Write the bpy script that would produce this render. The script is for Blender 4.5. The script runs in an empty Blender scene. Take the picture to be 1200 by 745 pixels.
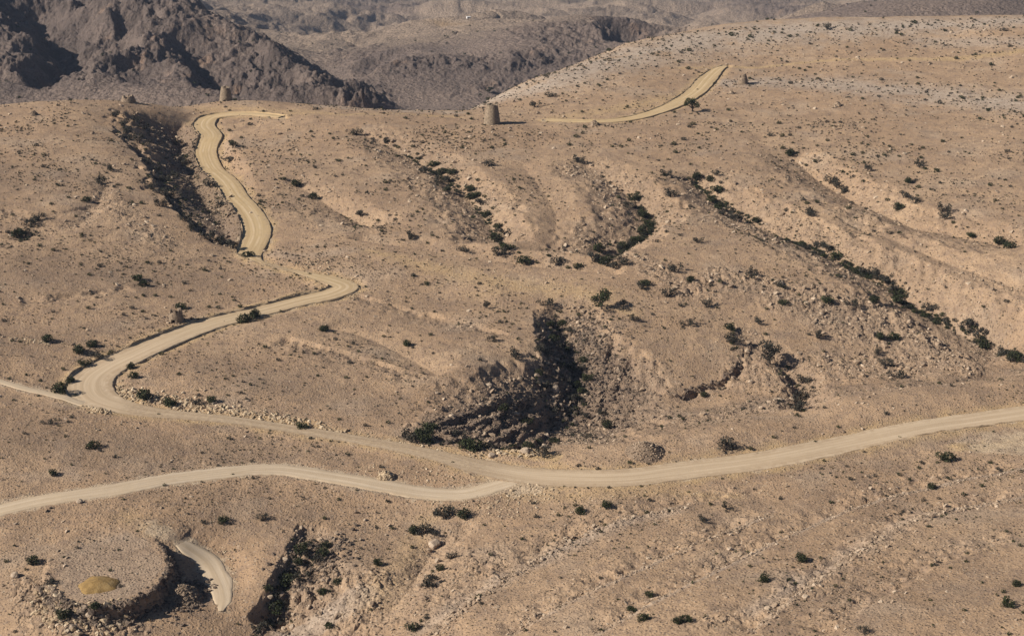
import bpy, math, random
import numpy as np
from math import radians as R

# ------------------------------------------------------------------ camera, sky, sun, exposure
scene = bpy.context.scene
COL = scene.collection
PITCH, FPX, CAMZ = 19.0, 1903.0, 160.0          # degrees down, focal length in photo pixels (1200 wide), metres above the track
cam_d = bpy.data.cameras.new('camera')
cam_d.sensor_width = 36.0
cam_d.lens = 36.0 * FPX / 1200.0
cam_d.clip_start, cam_d.clip_end = 1.0, 20000.0
cam = bpy.data.objects.new('camera', cam_d)
COL.objects.link(cam)
cam.location = (0, 0, CAMZ)
cam.rotation_euler = (R(90 - PITCH), 0, 0)
scene.camera = cam

SUN_EL, SUN_SIDE = 33.0, 17.0                    # degrees; the sun stands to the left, 20 degrees towards the camera
sun_dir = np.array([-math.cos(R(SUN_SIDE)) * math.cos(R(SUN_EL)), -math.sin(R(SUN_SIDE)) * math.cos(R(SUN_EL)), math.sin(R(SUN_EL))])
world = bpy.data.worlds.new('World')
scene.world = world
world.use_nodes = True
wn = world.node_tree
wn.nodes.clear()
wo = wn.nodes.new('ShaderNodeOutputWorld')
wb = wn.nodes.new('ShaderNodeBackground')
ws = wn.nodes.new('ShaderNodeTexSky')
ws.sky_type = 'NISHITA'
ws.sun_disc = False
ws.air_density = 0.6
ws.dust_density = 0.3
ws.sun_elevation = R(SUN_EL)
ws.sun_rotation = math.atan2(sun_dir[0], sun_dir[1])
wb.inputs['Strength'].default_value = 0.05
wn.links.new(ws.outputs[0], wb.inputs[0])
wn.links.new(wb.outputs[0], wo.inputs[0])
sun_l = bpy.data.lights.new('sun', 'SUN')
sun_l.energy = 5.0
sun_l.angle = R(0.5)
sun_l.color = (1.0, 0.93, 0.82)
sun_o = bpy.data.objects.new('sun', sun_l)
COL.objects.link(sun_o)
from mathutils import Vector
sun_o.rotation_euler = Vector(sun_dir).to_track_quat('Z', 'Y').to_euler()
scene.view_settings.view_transform = 'Standard'
scene.view_settings.look = 'None'
scene.view_settings.exposure = 0.44
scene.view_settings.gamma = 1.0
scene.view_settings.use_curve_mapping = False

NU, NY, FNU, FNY, HAZE, NSTONE, NSCRUB = 1400, 1600, 1000, 900, 3.8e-5, 125000, 44000          # ground detail and the haze's density
# ------------------------------------------------------------------ small numeric helpers
rng = np.random.default_rng(7)
CP, SP = math.cos(R(PITCH)), math.sin(R(PITCH))
def ray(px, py):
    """pixel of the 1200x745 photo -> (X per metre of Y, Z per metre of Y)"""
    xc = (np.asarray(px, float) - 600.0) / FPX
    yc = -(np.asarray(py, float) - 372.5) / FPX
    dy = CP + xc * 0 + yc * SP
    return xc / dy, (-SP + yc * CP) / dy
def unray(x, y, z):
    """world -> photo pixel"""
    zc = z - CAMZ
    fwd = y * CP - zc * SP
    up = y * SP + zc * CP
    return 600.0 + FPX * x / fwd, 372.5 - FPX * up / fwd
def smooth(t):
    t = np.clip(t, 0, 1)
    return t * t * (3 - 2 * t)

_perm = np.random.default_rng(11).permutation(4096).astype(np.int32)
_gx = np.cos(np.arange(4096) * 2.399963).astype(np.float32)
_gy = np.sin(np.arange(4096) * 2.399963).astype(np.float32)
def perlin(x, y, seed=0):
    xi = np.floor(x); yi = np.floor(y)
    fx = (x - xi).astype(np.float32); fy = (y - yi).astype(np.float32)
    xi = xi.astype(np.int32); yi = yi.astype(np.int32)
    sx = fx * fx * fx * (fx * (fx * 6 - 15) + 10); sy = fy * fy * fy * (fy * (fy * 6 - 15) + 10)
    def g(dx, dy):
        h = _perm[(_perm[(xi + dx + seed * 131) & 4095] + yi + dy) & 4095]
        return _gx[h] * (fx - dx) + _gy[h] * (fy - dy)
    a = g(0, 0); a += sx * (g(1, 0) - a)
    b = g(0, 1); b += sx * (g(1, 1) - b)
    return (a + sy * (b - a)) * 1.4
def fbm(x, y, seed, octs=4, gain=0.5):
    s = 0.0; a = 1.0; f = 1.0
    for o in range(octs):
        s = s + a * perlin(x * f, y * f, seed + o * 7)
        a *= gain; f *= 2.03
    return s
def ridged(x, y, seed, octs=4, gain=0.55):
    s = 0.0; a = 1.0; f = 1.0
    for o in range(octs):
        s = s + a * (1 - np.abs(perlin(x * f, y * f, seed + o * 5)) * 1.6)
        a *= gain; f *= 2.07
    return s
def cells(x, y, seed):
    """jittered-cell distances: (nearest, second nearest, random number of the nearest cell)"""
    xi = np.floor(x).astype(np.int32); yi = np.floor(y).astype(np.int32)
    d1 = np.full(x.shape, 9.0, np.float32); d2 = d1.copy(); idn = np.zeros(x.shape, np.float32)
    for dx in (-1, 0, 1):
        for dy in (-1, 0, 1):
            h = _perm[(_perm[(xi + dx + seed * 37) & 4095] + yi + dy) & 4095]
            jx = (h & 63) / 64.0; jy = (h >> 6) / 64.0
            d = np.hypot(xi + dx + jx - x, yi + dy + jy - y).astype(np.float32)
            near = d < d1
            d2 = np.where(near, d1, np.minimum(d2, d))
            idn = np.where(near, ((h * 97) & 4095) / 4096.0, idn)
            d1 = np.where(near, d, d1)
    return d1, d2, idn

def tps_fit(P, v, reg=1e-4):
    n = len(P)
    r2 = ((P[:, None] - P[None]) ** 2).sum(-1)
    K = 0.5 * r2 * np.log(r2 + 1e-9) + reg * np.eye(n)
    A = np.zeros((n + 3, n + 3)); A[:n, :n] = K
    A[:n, n] = 1; A[:n, n + 1:] = P; A[n:, :n] = A[:n, n:].T
    return np.linalg.solve(A, np.concatenate([v, np.zeros(3)]))
def tps_eval(P, w, Q):
    out = w[-3] + Q @ w[-2:]
    for i in range(len(P)):
        r2 = ((Q - P[i]) ** 2).sum(-1)
        out += w[i] * 0.5 * r2 * np.log(r2 + 1e-9)
    return out

class Sheet:
    """a ground sheet stored on a fan of columns u = X/Y and rows of growing Y"""
    def __init__(s, us, Ys):
        s.us, s.Ys = us, Ys
        s.nu, s.ny = len(us), len(Ys)
        s.iu = np.arange(s.nu); s.iy = np.arange(s.ny)
        s.U, s.Y = np.meshgrid(us, Ys)
        s.X = s.U * s.Y
        s.H = np.zeros_like(s.X)
    def at(s, x, y, F=None):
        F = s.H if F is None else F
        x = np.asarray(x, float); y = np.asarray(y, float)
        a = np.clip(np.interp(x / y, s.us, s.iu), 0, s.nu - 1.001)
        b = np.clip(np.interp(y, s.Ys, s.iy), 0, s.ny - 1.001)
        ai = a.astype(int); bi = b.astype(int); a = a - ai; b = b - bi
        return (F[bi, ai] * (1 - a) + F[bi, ai + 1] * a) * (1 - b) + (F[bi + 1, ai] * (1 - a) + F[bi + 1, ai + 1] * a) * b
    def hit(s, px, py, ymin=0, F=None):
        """first ground point seen through a photo pixel, or None"""
        F = s.H if F is None else F
        u, k = ray(px, py)
        a = float(np.clip(np.interp(u, s.us, s.iu), 0, s.nu - 1.001)); ai = int(a); a -= ai
        col = F[:, ai] * (1 - a) + F[:, ai + 1] * a
        d = col - (CAMZ + k * s.Ys)
        idx = np.nonzero((d[1:] >= 0) & (d[:-1] < 0) & (s.Ys[1:] > ymin))[0]
        if not len(idx): return None
        i = idx[0]
        t = -d[i] / (d[i + 1] - d[i])
        y = s.Ys[i] + t * (s.Ys[i + 1] - s.Ys[i])
        return np.array([u * y, y, CAMZ + k * y])

def resample(pts, step):
    """smooth a polyline (n x k) with Catmull-Rom and resample it every step metres in xy"""
    pts = np.asarray(pts, float)
    P = np.vstack([2 * pts[0] - pts[1], pts, 2 * pts[-1] - pts[-2]])
    out = []
    for i in range(1, len(P) - 2):
        t = np.linspace(0, 1, 24, endpoint=False)[:, None]
        a, b, c, d = P[i - 1], P[i], P[i + 1], P[i + 2]
        out.append(0.5 * (2 * b + (c - a) * t + (2 * a - 5 * b + 4 * c - d) * t ** 2 + (3 * b - a - 3 * c + d) * t ** 3))
    out.append(pts[-1:])
    Q = np.vstack(out)
    L = np.concatenate([[0], np.cumsum(np.hypot(*np.diff(Q[:, :2], axis=0).T))])
    n = max(2, int(L[-1] / step) + 1)
    s = np.linspace(0, L[-1], n)
    return np.stack([np.interp(s, L, Q[:, k]) for k in range(Q.shape[1])], 1)

def near_line(sheet, line, reach):
    """signed distance (right of the line positive) and position (0..1) along a polyline, for sheet points within reach.
    Returns the flat indices, signed distance, position."""
    lo = line[:, :2].min(0) - reach; hi = line[:, :2].max(0) + reach
    m = np.nonzero((sheet.X > lo[0]) & (sheet.X < hi[0]) & (sheet.Y > lo[1]) & (sheet.Y < hi[1]))
    x = sheet.X[m]; y = sheet.Y[m]
    best = np.full(x.shape, 1e9); sd = best.copy(); tt = np.zeros(x.shape)
    n = len(line) - 1
    for i in range(n):
        ax, ay = line[i, 0], line[i, 1]; bx, by = line[i + 1, 0], line[i + 1, 1]
        ex, ey = bx - ax, by - ay; l2 = ex * ex + ey * ey + 1e-12
        t = np.clip(((x - ax) * ex + (y - ay) * ey) / l2, 0, 1)
        qx = x - ax - t * ex; qy = y - ay - t * ey
        d = np.hypot(qx, qy)
        s = np.sign(qx * ey - qy * ex)
        k = d < best
        best = np.where(k, d, best); sd = np.where(k, d * np.where(s == 0, 1, s), sd); tt = np.where(k, (i + t) / n, tt)
    keep = best < reach
    return (m[0][keep], m[1][keep]), sd[keep], tt[keep]

# ------------------------------------------------------------------ the plateau: smooth shape first
us = np.concatenate([np.linspace(-0.60, -0.345, 40, endpoint=False), np.linspace(-0.345, 0.345, NU), np.linspace(0.345, 0.60, 41)[1:]])
Ys = np.concatenate([np.linspace(150, 236, 30, endpoint=False), 236 * np.exp(np.linspace(0, math.log(1000 / 236.0), NY)), np.linspace(1000, 1100, 20)[1:]])
land = Sheet(us, Ys)
coarse = Sheet(np.linspace(-0.62, 0.62, 260), 145 * np.exp(np.linspace(0, math.log(1120 / 145.0), 300)))

CTRL = [  # (px, py, z): the smooth hillside passes through these photo pixels at these heights
 # near ground
 (0,745,-4),(0,680,-1.0),(28,690,-1.2),(25,640,.2),(60,735,-1.8),(100,730,-2.2),(150,735,-3.8),(205,718,-3.4),(232,705,-4.4),(255,690,-4.6),(242,662,-4.2),(215,640,-1.6),(198,628,.3),(300,680,-3),(320,640,-1.7),(330,745,-8),
 (430,690,-3),(600,745,4),(750,745,8),(900,745,11),(1050,745,13),(1200,745,15),(1200,660,12),(1000,660,8.5),(800,660,5),(650,660,1.5),(540,660,-1.5),
 (1200,590,7),(1000,600,4.5),(800,600,1.5),(650,600,-.5),(480,630,-3.5),(380,610,-1.5),(150,606,1.3),(0,612,2),
 # lower track and road
 (1200,484,2.5),(1100,497,2),(1000,518,1.5),(900,540,1),(800,553,.6),(700,560,.3),(600,556,0),(540,578,-.5),(420,567,.2),(300,549,1.2),(150,570,2),(0,596,2.5),
 (470,525,.5),(380,507,1),(290,492,1.6),(180,481,2.4),(0,520,4),(100,510,3),
 (680,515,1.2),(780,508,1.6),(860,497,2),(1000,470,3),(1100,458,3.4),(1200,447,4),
 # left hill and its road
 (104,448,3),(0,450,4.5),(0,380,6.5),(60,400,5.6),(160,410,4),(250,378,4),(350,352,3.5),(400,337,3.5),
 (160,350,5.5),(60,330,8),(0,280,11),(120,290,8.5),(220,300,5.5),(0,210,15),(90,200,15),(0,150,17),(80,140,18),(150,124,17),(140,170,15.5),(190,215,12),(230,270,7.5),
 (300,305,3.6),(303,275,4.2),(275,230,5),(243,185,6),(245,155,7),(235,140,8),(265,118.5,10.5),(310,120,10.5),(350,124,10.5),(310,138,9.5),(225,128,9.5),
 (330,200,7.5),(350,250,5.5),(400,285,5.6),(340,305,4.5),
 # middle
 (450,250,6),(430,200,8.5),(430,150,10.5),(500,150,10.5),(576,146,11),(520,200,9.5),(560,250,7.5),(620,200,10),(650,160,11),(700,150,11),(640,260,7.5),(500,270,6),(590,298,5),
 (500,302,5.6),(600,319,5),(680,327,4.6),(730,333,4.2),
 (500,340,3.2),(600,355,2.6),(650,362,2),(440,390,3.4),(540,400,2.6),(350,430,3.2),(450,460,1.8),(580,440,2),(300,460,2.6),(520,480,.4),(420,495,1.2),(640,410,1.2),
 # bowl
 (720,390,0),(760,430,-4),(740,470,-8),(690,490,-10),(800,470,-9),(850,450,-7.5),(900,470,-8),(960,440,-6.5),(820,410,-2.5),(780,360,2),(850,370,0),(900,410,-3.5),
 (1000,425,-6),(1060,435,-6.5),(1120,430,-6),(1190,425,-6),
 # right slopes
 (820,320,4.5),(900,330,3),(950,380,-1.5),(1050,380,-2.5),(1000,330,3),(780,290,6),(720,250,8),(740,200,10),(800,230,8.5),(860,260,6.5),(840,180,11),(900,220,9),(960,280,6),(1040,330,2.5),(1100,370,-.5),(1160,400,-3),
 (1000,250,8.5),(1100,300,6.5),(1200,350,4.5),(1200,290,9),(1060,240,9.5),(950,190,10.5),(1000,160,12.5),(1100,200,11.5),(1200,240,11),(1200,180,14),
 (820,120,12.5),(760,140,11.5),(720,105,13.5),(640,120,10.5),(600,138,10.5),(870,100,14.5),(840,82,15.5),(900,70,17),(940,110,14.5),(1050,130,14.5),(1200,130,17),(1060,85,19),(1200,95,20),
 (530,131,10),(400,128,10.5),(620,95,11.5),(700,66,15.5),(740,50,18),(800,38,21),(860,28,24),(960,21,27),(1080,20,28.5),(1200,18,30),(960,40,23.5),(1100,40,25),(1200,50,26),(1000,60,20.5),(780,70,17),
 (0,126,18),(100,119,18.5),(190,127,13.5),
]
cp = []; cz = []
for px, py, z in CTRL:
    u, k = ray(px, py)
    y = (z - CAMZ) / k
    cp.append((u * y, y)); cz.append(z)
for x, y, z in [(-150,150,-14),(0,150,-4),(150,160,12),(-200,230,-2),(220,230,18),(330,330,14),(370,400,6),(420,480,12),(480,620,20),(560,800,34),(-300,330,8),(-360,480,12),(-430,640,20),(-500,740,22),
                (-450,1050,-110),(-150,1080,-120),(20,1080,-110),(130,1100,-70),(300,1100,-40),(500,1100,-30)]:
    cp.append((x, y)); cz.append(z)
for px, py, z in [(-150,126,18),(0,126,18),(100,119,18.5),(190,127,13.5),(265,118.5,10.5),(310,120,10.5),(350,124,10.5),(400,128,10.5),(470,130,10),(530,131,10),(620,95,11.5),(700,66,15.5),(740,50,18),(800,38,21),(860,28,24),(960,21,27),(1080,20,28.5),(1200,18,30),(1320,18,31)]:
    u, k = ray(px, py)                            # behind the skyline the hill falls away steeper than the line of sight
    y = (z - CAMZ) / k
    for dy, dz in ((55, -14), (130, -40), (230, -85)):
        cp.append((u * (y + dy), y + dy)); cz.append(z + dz)
cp = np.array(cp) / 100.0; cz = np.array(cz)
w = tps_fit(cp, cz, 2e-3)
coarse.H = tps_eval(cp, w, np.stack([coarse.X, coarse.Y], -1) / 100.0)
land.H = coarse.at(land.X, land.Y)

def pix_line(pts, step=3.0, sheet=None):
    """photo pixels (plus any further columns) on the smooth hillside -> world polyline"""
    out = []
    for p in pts:
        h = (sheet or coarse).hit(p[0], p[1])
        if h is None: continue
        out.append([h[0], h[1]] + list(p[2:]))
    return resample(out, step)

class Mask:
    pass
def paint(F, pts, strength=1.0, soft=0.5, step=3.0):
    """raise field F to strength along a line of (px, py, half width in metres)"""
    L = pix_line(pts, step)
    ix, sd, t = near_line(land, L, L[:, 2].max() * 1.6)
    wd = np.interp(t, np.linspace(0, 1, len(L)), L[:, 2])
    wob = 1 + 0.35 * perlin(land.X[ix] / 5.0, land.Y[ix] / 7.0, 77) + 0.25 * perlin(land.X[ix] / 1.7, land.Y[ix] / 2.2, 78)
    v = strength * smooth((1.3 - np.abs(sd) / (wd * wob)) / (0.3 + soft))
    F[ix] = np.maximum(F[ix], v)

rock = np.zeros_like(land.H)       # where bedrock and boulders break the surface
ochre = np.zeros_like(land.H)      # freshly dug, yellow ground
pale = np.zeros_like(land.H)       # pale grey limestone pavement
dark = np.zeros_like(land.H)       # dark varnished stones, plus shade painted into gullies and slopes facing off the sun

def carve(pts, power=1.0, rocky=0.6, wob=0.25, dk=0.0, broken=0.0, comp=True):
    """cut a valley along (px, py, depth, left width, right width)"""
    out = []
    for p in pts:                                 # the floor of the cut, not its rim, is what the pixel shows
        h = coarse.hit(p[0], p[1], F=coarse.H - (p[2] * .9 if comp else 0))
        if h is not None: out.append([h[0], h[1]] + list(p[2:]))
    L = resample(out, 2.5)
    reach = max(L[:, 3].max(), L[:, 4].max()) * 1.35
    ix, sd, t = near_line(land, L, reach)
    ts = np.linspace(0, 1, len(L))
    dep = np.interp(t, ts, L[:, 2])
    wl = np.interp(t, ts, L[:, 3]); wr = np.interp(t, ts, L[:, 4])
    x, y = land.X[ix], land.Y[ix]
    n = 1 + wob * (fbm(x / 14.0, y / 14.0, 5, 3) + 0.4 * perlin(x / 3.0, y / 3.0, 9))
    q = np.clip(1 - np.abs(sd) / (np.where(sd < 0, wl, wr) * np.clip(n, 0.5, 1.6)), 0, 1)
    end = smooth(np.minimum(t, 1 - t) / 0.06)
    if broken: dep = dep * np.clip(1 + broken * (1.6 * perlin(x / 6.0, y / 6.0, 15) + .8 * perlin(x / 2.2, y / 2.2, 16)), 0, 1.7)
    land.H[ix] -= dep * q ** power * end
    if rocky: rock[ix] = np.maximum(rock[ix], rocky * smooth(q * 2.2) * end)
    if dk: dark[ix] = np.maximum(dark[ix], dk * smooth(q * 2.0) * end)  # shade painted into the colour, darkest along the floor of the cut
def coarse_plane(px, py, z):
    u, k = ray(px, py)
    y = (z - CAMZ) / k
    return [float(u * y), float(y)]
# valleys and cut banks; lines run so that the first width is the bank on the left of the walk
carve([(292,300,2.5,10,3),(272,264,6,22,5),(252,228,8.5,27,6),(230,184,9.5,31,6),(212,156,8.5,30,6),(185,132,4,20,6)], 0.9, 0.6, 0.3, 0.95)  # flank turned from the sun, its shade also painted in
carve([(262,288,1.2,1,5),(225,262,2.0,1,7),(195,228,2.4,1,7),(170,190,2.2,1,7),(140,160,1.6,1,6),(122,148,.6,1,4)], 1.0, 0.8, 0.4, 0.6, 0.6, False)
carve([(650,536,3.6,36,22),(660,505,5.0,31,24),(672,455,6.4,13,26),(666,415,6.5,9,20),(652,378,4.5,7,12),(645,360,1,4,5)], 1.0, 0.9, 0.35, 0.5)  # gully shadow deepened by painted darkening
carve([(592,302,5.5,20,12),(575,265,6.2,22,13),(535,222,5.2,22,13),(480,185,3.6,19,13),(415,152,1.6,15,11)], 1.25, 0.45, 0.3, 0.2)
carve([(455,274,3.8,17,11),(400,250,3.8,17,11),(340,210,1.6,14,10)], 1.3, 0.25, 0.3)
carve([(690,318,6,21,12),(725,300,7.2,23,12),(762,270,7,23,12),(745,238,5.2,21,12),(680,190,2.2,18,11)], 1.2, 0.55, 0.3, 0.2)
carve([(1210,425,8,23,14),(1150,402,8,23,14),(1085,368,7.6,22,14),(1045,338,7,21,14),(1005,320,6.4,20,14),(960,297,6.2,20,14),(880,262,6.2,20,14),(835,232,5.6,20,13),(800,205,2.6,16,11)], 1.2, 0.5, 0.3, 0.2)
carve([(1210,297,4,22,14),(1120,276,4.6,22,14),(1060,262,5,23,14),(985,228,6,23,13),(920,180,2.6,18,11)], 1.25, 0.3, 0.3)
# hollows hidden behind the two smooth benches, which gives the benches their clean crests
carve([(686,507,3.0,13,2.2),(780,499,4.5,15,2.2),(860,488,4.5,15,2.2),(1000,461,4.5,15,2.2),(1100,449,4.5,15,2.2),(1210,437,4.5,15,2.2)], 1.0, 0.25, 0.15, 0.0, 0, False)
carve([(405,277,2.0,10,2),(500,291,3.0,12,2),(600,307,3.4,12,2),(680,315,3.4,12,2),(735,320,2.4,10,2)], 1.0, 0.2, 0.15, 0.0, 0, False)
# a faint dip along the middle of the bare spurs
carve([(640,300,1.8,14,12),(650,250,2.0,14,12),(610,190,1.2,12,11)], 1.3, 0.0, 0.3)
carve([(1200,345,2.2,14,12),(1090,300,2.2,14,12),(980,255,1.6,13,12)], 1.3, 0.15, 0.3)
carve([(520,445,1.4,12,11),(440,400,1.6,12,11),(380,385,1,10,10)], 1.3, 0.0, 0.3)
carve([(945,492,4,8,7),(938,466,4,6,7),(916,432,2.4,5,6),(885,405,1.6,5,6),(855,380,.8,5,5)], 1.0, 0.8, 0.35, 0.3)
carve([(796,466,1.2,1.0,5),(820,455,1.2,.8,3.5),(848,446,1.4,.8,3.5),(866,430,1.2,.8,3.5),(873,405,1,1.2,9)], 1.0, 0.8, 0.35, 0.0, 0.9, False)
carve([(300,752,4.2,2.6,14),(326,705,3.8,2.6,14),(345,668,3.2,2.6,12),(353,634,1.9,2,9),(358,615,.8,1.5,4)], 1.0, 0.95, 0.35, 0.35, 0.5)
carve([(440,740,1.2,6,6),(480,690,1.4,6,6),(510,645,1.3,5,6),(560,612,.5,4,4)], 1.2, 0.5, 0.3)
PAD = np.array([coarse_plane(px, py, .5) for px, py in [(54,670),(60,652),(88,637),(128,626),(152,622),(176,627),(191,640),(200,655),(198,668),(182,690),(150,706),(110,713),(76,705),(60,690)]])
carve([(130,205,.9,5,5),(100,260,1,5,5),(40,275,1.2,6,6),(8,285,1,5,5)], 1.2, 0.4, 0.3)

# thin ledges of rock that break the slope left of the dark gully
for k_, pts in enumerate(([(488,510),(525,494),(565,474),(600,458)],[(505,516),(545,498),(585,478),(622,455)],[(525,520),(565,502),(605,478),(640,452)],[(552,522),(585,508),(618,484),(648,462)],[(575,526),(602,508),(628,486),(652,470)],[(600,527),(622,510),(645,486)],[(622,526),(640,508),(655,490)])):
    carve([(px, py, 1.3 + .5 * (k_ % 2), .7, 4.0) for px, py in pts], 1.0, 0.7, 0.25, 0.3, 0.6, False)
for pts in ([(710,415),(716,400),(722,388)],[(722,440),(735,425),(742,410)],[(700,470),(712,455),(728,440)],[(730,490),(738,478),(744,468)]):
    carve([(px, py, 0.7, 1.0, 4) for px, py in pts], 1.0, 0.6, 0.45, 0.2, 0.8, False)
# low terraces that curve round the near hillside, following the beds
for pts in ([(870,748),(925,700),(1000,646),(1080,602),(1200,578)],[(690,748),(800,682),(940,616),(1050,576),(1200,546)],[(500,748),(580,682),(680,626),(800,590),(900,572)],[(960,748),(1030,700),(1110,655),(1200,630)],[(590,748),(690,690),(800,640),(900,600)]):
    carve([(px, py, .75, 9, 1.3) for px, py in pts], 1.0, 0.30, 0.35, 0.0, 0.8, False)
for pts in ([(360,330),(430,350),(520,372),(600,392)],[(330,395),(420,418),(500,440)],[(20,350),(90,345),(150,335)],[(0,245),(60,250),(110,240)]):
    carve([(px, py, .7, 1.3, 9) for px, py in pts], 1.0, 0.2, 0.35, 0.12, 0.8, False)
# strips of broken rock, dug ground and pale pavement
paint(rock, [(840,322,7),(920,345,12),(1010,375,16),(1080,405,14),(1130,430,8)], 0.95)
paint(rock, [(880,440,10),(960,435,10),(1040,430,12)], 0.7)
paint(rock, [(740,300,5),(790,330,7),(830,345,6)], 0.75)
paint(rock, [(690,505,5),(780,497,6),(860,480,6),(960,462,6),(1080,448,6),(1200,436,6)], 0.75)
paint(dark, [(690,505,5),(780,495,7),(860,478,6),(960,460,6),(1080,446,5),(1200,434,5)], 0.42)
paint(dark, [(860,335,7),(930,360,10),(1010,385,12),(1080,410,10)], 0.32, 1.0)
paint(pale, [(338,742,3),(385,722,4),(420,700,4)], 0.7)
paint(rock, [(490,505,4),(560,490,12),(620,470,8),(640,420,4)], 1.0)
paint(dark, [(490,512,4),(560,495,13),(625,490,14)], 0.95)  # shade of the rock ledges painted as darker ground
paint(rock, [(690,410,10),(720,450,18),(720,495,14)], 0.75)
paint(dark, [(672,385,8),(695,420,15),(705,460,18),(705,495,14)], 0.85)  # dark stones, with the shade of the slope painted in
paint(rock, [(380,690,7),(400,720,10),(430,680,7)], 0.8)
paint(rock, [(480,725,5),(600,668,5),(720,615,5),(800,595,3.5)], 0.42, 1.0)
paint(rock, [(900,715,5),(1000,655,6),(1060,620,5),(1110,592,4),(1200,575,3)], 0.55, 1.0)
paint(rock, [(420,735,9),(520,690,8),(600,640,5)], 0.45)
paint(rock, [(800,740,2),(880,715,2),(980,690,2)], 0.5)
paint(rock, [(0,445,2),(50,458,2),(120,478,2.5)], 0.6)
paint(rock, [(120,225,5),(170,270,7),(200,285,5)], 0.5)
paint(rock, [(1020,290,6),(1080,310,8),(1150,330,8),(1200,345,8)], 0.5)
paint(rock, [(20,690,5),(60,725,5),(150,738,4)], 0.7)
paint(pale, [(560,125,18),(640,98,24),(720,70,30),(800,50,32),(900,38,32),(1000,32,28),(1120,28,22),(1200,24,18)], 1.0, 1.0)
paint(pale, [(1080,48,14),(1200,50,14)], 0.7, 1.0)
paint(pale, [(1130,521,4),(1165,521,5),(1200,518,6)], 0.9, 0.6)
paint(ochre, [(795,80.5,1.5),(838,80.5,3),(860,79.5,3),(890,80,2)], 0.8, 1.0)
paint(ochre, [(300,133,4),(400,134,3),(470,134.5,2.5),(540,137,2)], 0.6, 1.0)
for ln in ([(880,740,1.0),(925,704,1.0),(1000,650,1.1),(1080,606,1.0),(1200,582,1.0)],[(700,742,1.0),(800,686,1.0),(940,620,1.0),(1050,580,1.0),(1200,550,.8)],[(510,742,1.2),(580,686,1.2),(680,630,1.1),(800,594,.9)],[(600,742,1.0),(690,694,1.0),(800,644,1.0),(900,604,.8)]):
    paint(pale, ln, 0.6, 1.0)
paint(pale, [(850,97,14),(950,97,18),(1060,108,22),(1200,122,24)], 0.85, 1.0)
paint(pale, [(380,125,6),(460,130,6),(530,132,6)], 0.6)
paint(pale, [(500,735,4),(600,672,4),(700,625,3.5),(790,600,2.5)], 0.5, 1.0)
paint(pale, [(880,715,3),(940,680,3.5),(1010,640,4),(1080,598,3)], 0.45, 1.0)
paint(pale, [(70,520,3),(90,560,2)], 0.3, 1.0)
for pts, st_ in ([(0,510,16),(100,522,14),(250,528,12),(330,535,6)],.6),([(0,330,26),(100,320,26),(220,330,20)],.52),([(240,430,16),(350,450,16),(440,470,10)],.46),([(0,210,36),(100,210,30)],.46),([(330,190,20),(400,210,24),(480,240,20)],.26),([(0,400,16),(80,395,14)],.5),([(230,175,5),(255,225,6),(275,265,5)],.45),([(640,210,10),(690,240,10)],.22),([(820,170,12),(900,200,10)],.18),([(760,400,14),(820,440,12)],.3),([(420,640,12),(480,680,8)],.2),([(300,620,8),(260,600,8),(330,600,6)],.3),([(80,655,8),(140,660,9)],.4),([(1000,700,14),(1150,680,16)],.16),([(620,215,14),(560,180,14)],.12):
    paint(dark, pts, st_, 1.2)  # dark stony ground; the left slopes also get painted shade
paint(pale, [(300,290,4),(350,300,5),(420,292,5)], 0.35, 1.0)
paint(ochre, [(430,293,3),(500,312,6),(600,333,8),(680,343,6),(740,368,3)], 0.55, 1.0)
paint(ochre, [(560,345,5),(640,335,7),(720,345,5)], 0.35, 1.0)
paint(ochre, [(640,140,6),(720,128,9),(800,112,10)], 0.6, 1.0)
paint(ochre, [(880,80,2.5),(960,72,3),(1060,70,4),(1130,68,5),(1200,60,5)], 0.8, 0.8)
paint(ochre, [(400,134,3),(340,130,5),(280,128,6),(235,128,6)], 0.5, 1.0)
paint(ochre, [(240,205,3.5),(222,175,4),(232,198,4.5),(258,235,3.5),(285,268,3)], 0.8)
paint(ochre, [(560,520,2),(620,532,3),(650,535,2)], 0.95)
paint(ochre, [(1125,523,3),(1160,522,5),(1200,518,6)], 0.9, 0.6)
paint(ochre, [(600,580,4),(680,580,5),(780,575,4),(860,580,3)], 0.45, 1.0)
paint(ochre, [(500,610,3),(470,660,5),(440,700,6)], 0.35, 1.0)
paint(ochre, [(150,605,4),(170,620,4)], 0.35, 1.0)

# fold, pebble and boulder relief
X, Y = land.X.astype(np.float32), land.Y.astype(np.float32)
rock = np.clip(rock, 0, 1)
far_f = smooth((Y - 830) / 120.0)
land.H += 0.55 * fbm(X / 34.0, Y / 34.0, 21, 3) + 0.20 * fbm(X / 9.0, Y / 9.0, 22, 3)
# beds of rock that step down the slope, following the height
bed = land.H + 0.6 * fbm(X / 11.0, Y / 11.0, 31, 3)
st = (bed / 1.5) % 1.0
land.H += rock * 0.75 * (smooth(st * 1.0) - st) * 1.6
big, big2, bid = cells(X / 2.3 + 0.35 * perlin(X / 2.0, Y / 2.0, 33), Y / 2.9 + 0.35 * perlin(X / 2.0, Y / 2.0, 34), 3)
lump = smooth((big2 - big) / 0.22) * (0.25 + bid) * (bid > 0.3)
rockl = rock * (1 - .72 * np.clip(dark, 0, 1))
land.H += rockl * np.clip(0.6 + 0.9 * fbm(X / 12.0, Y / 12.0, 35, 2), 0.1, 1.3) * 0.65 * lump
land.H += rockl * 0.5 * (ridged(X / 4.5, Y / 4.5, 41, 4) - 1.0)
sm, sm2, sid = cells(X / 0.8, Y / 0.9, 4)
patch = np.clip(0.45 + 0.9 * fbm(X / 22.0, Y / 22.0, 51, 3), 0, 1)
stone = smooth((sm2 - sm) / 0.35) * (sid > 0.60 - 0.35 * rock)
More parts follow.
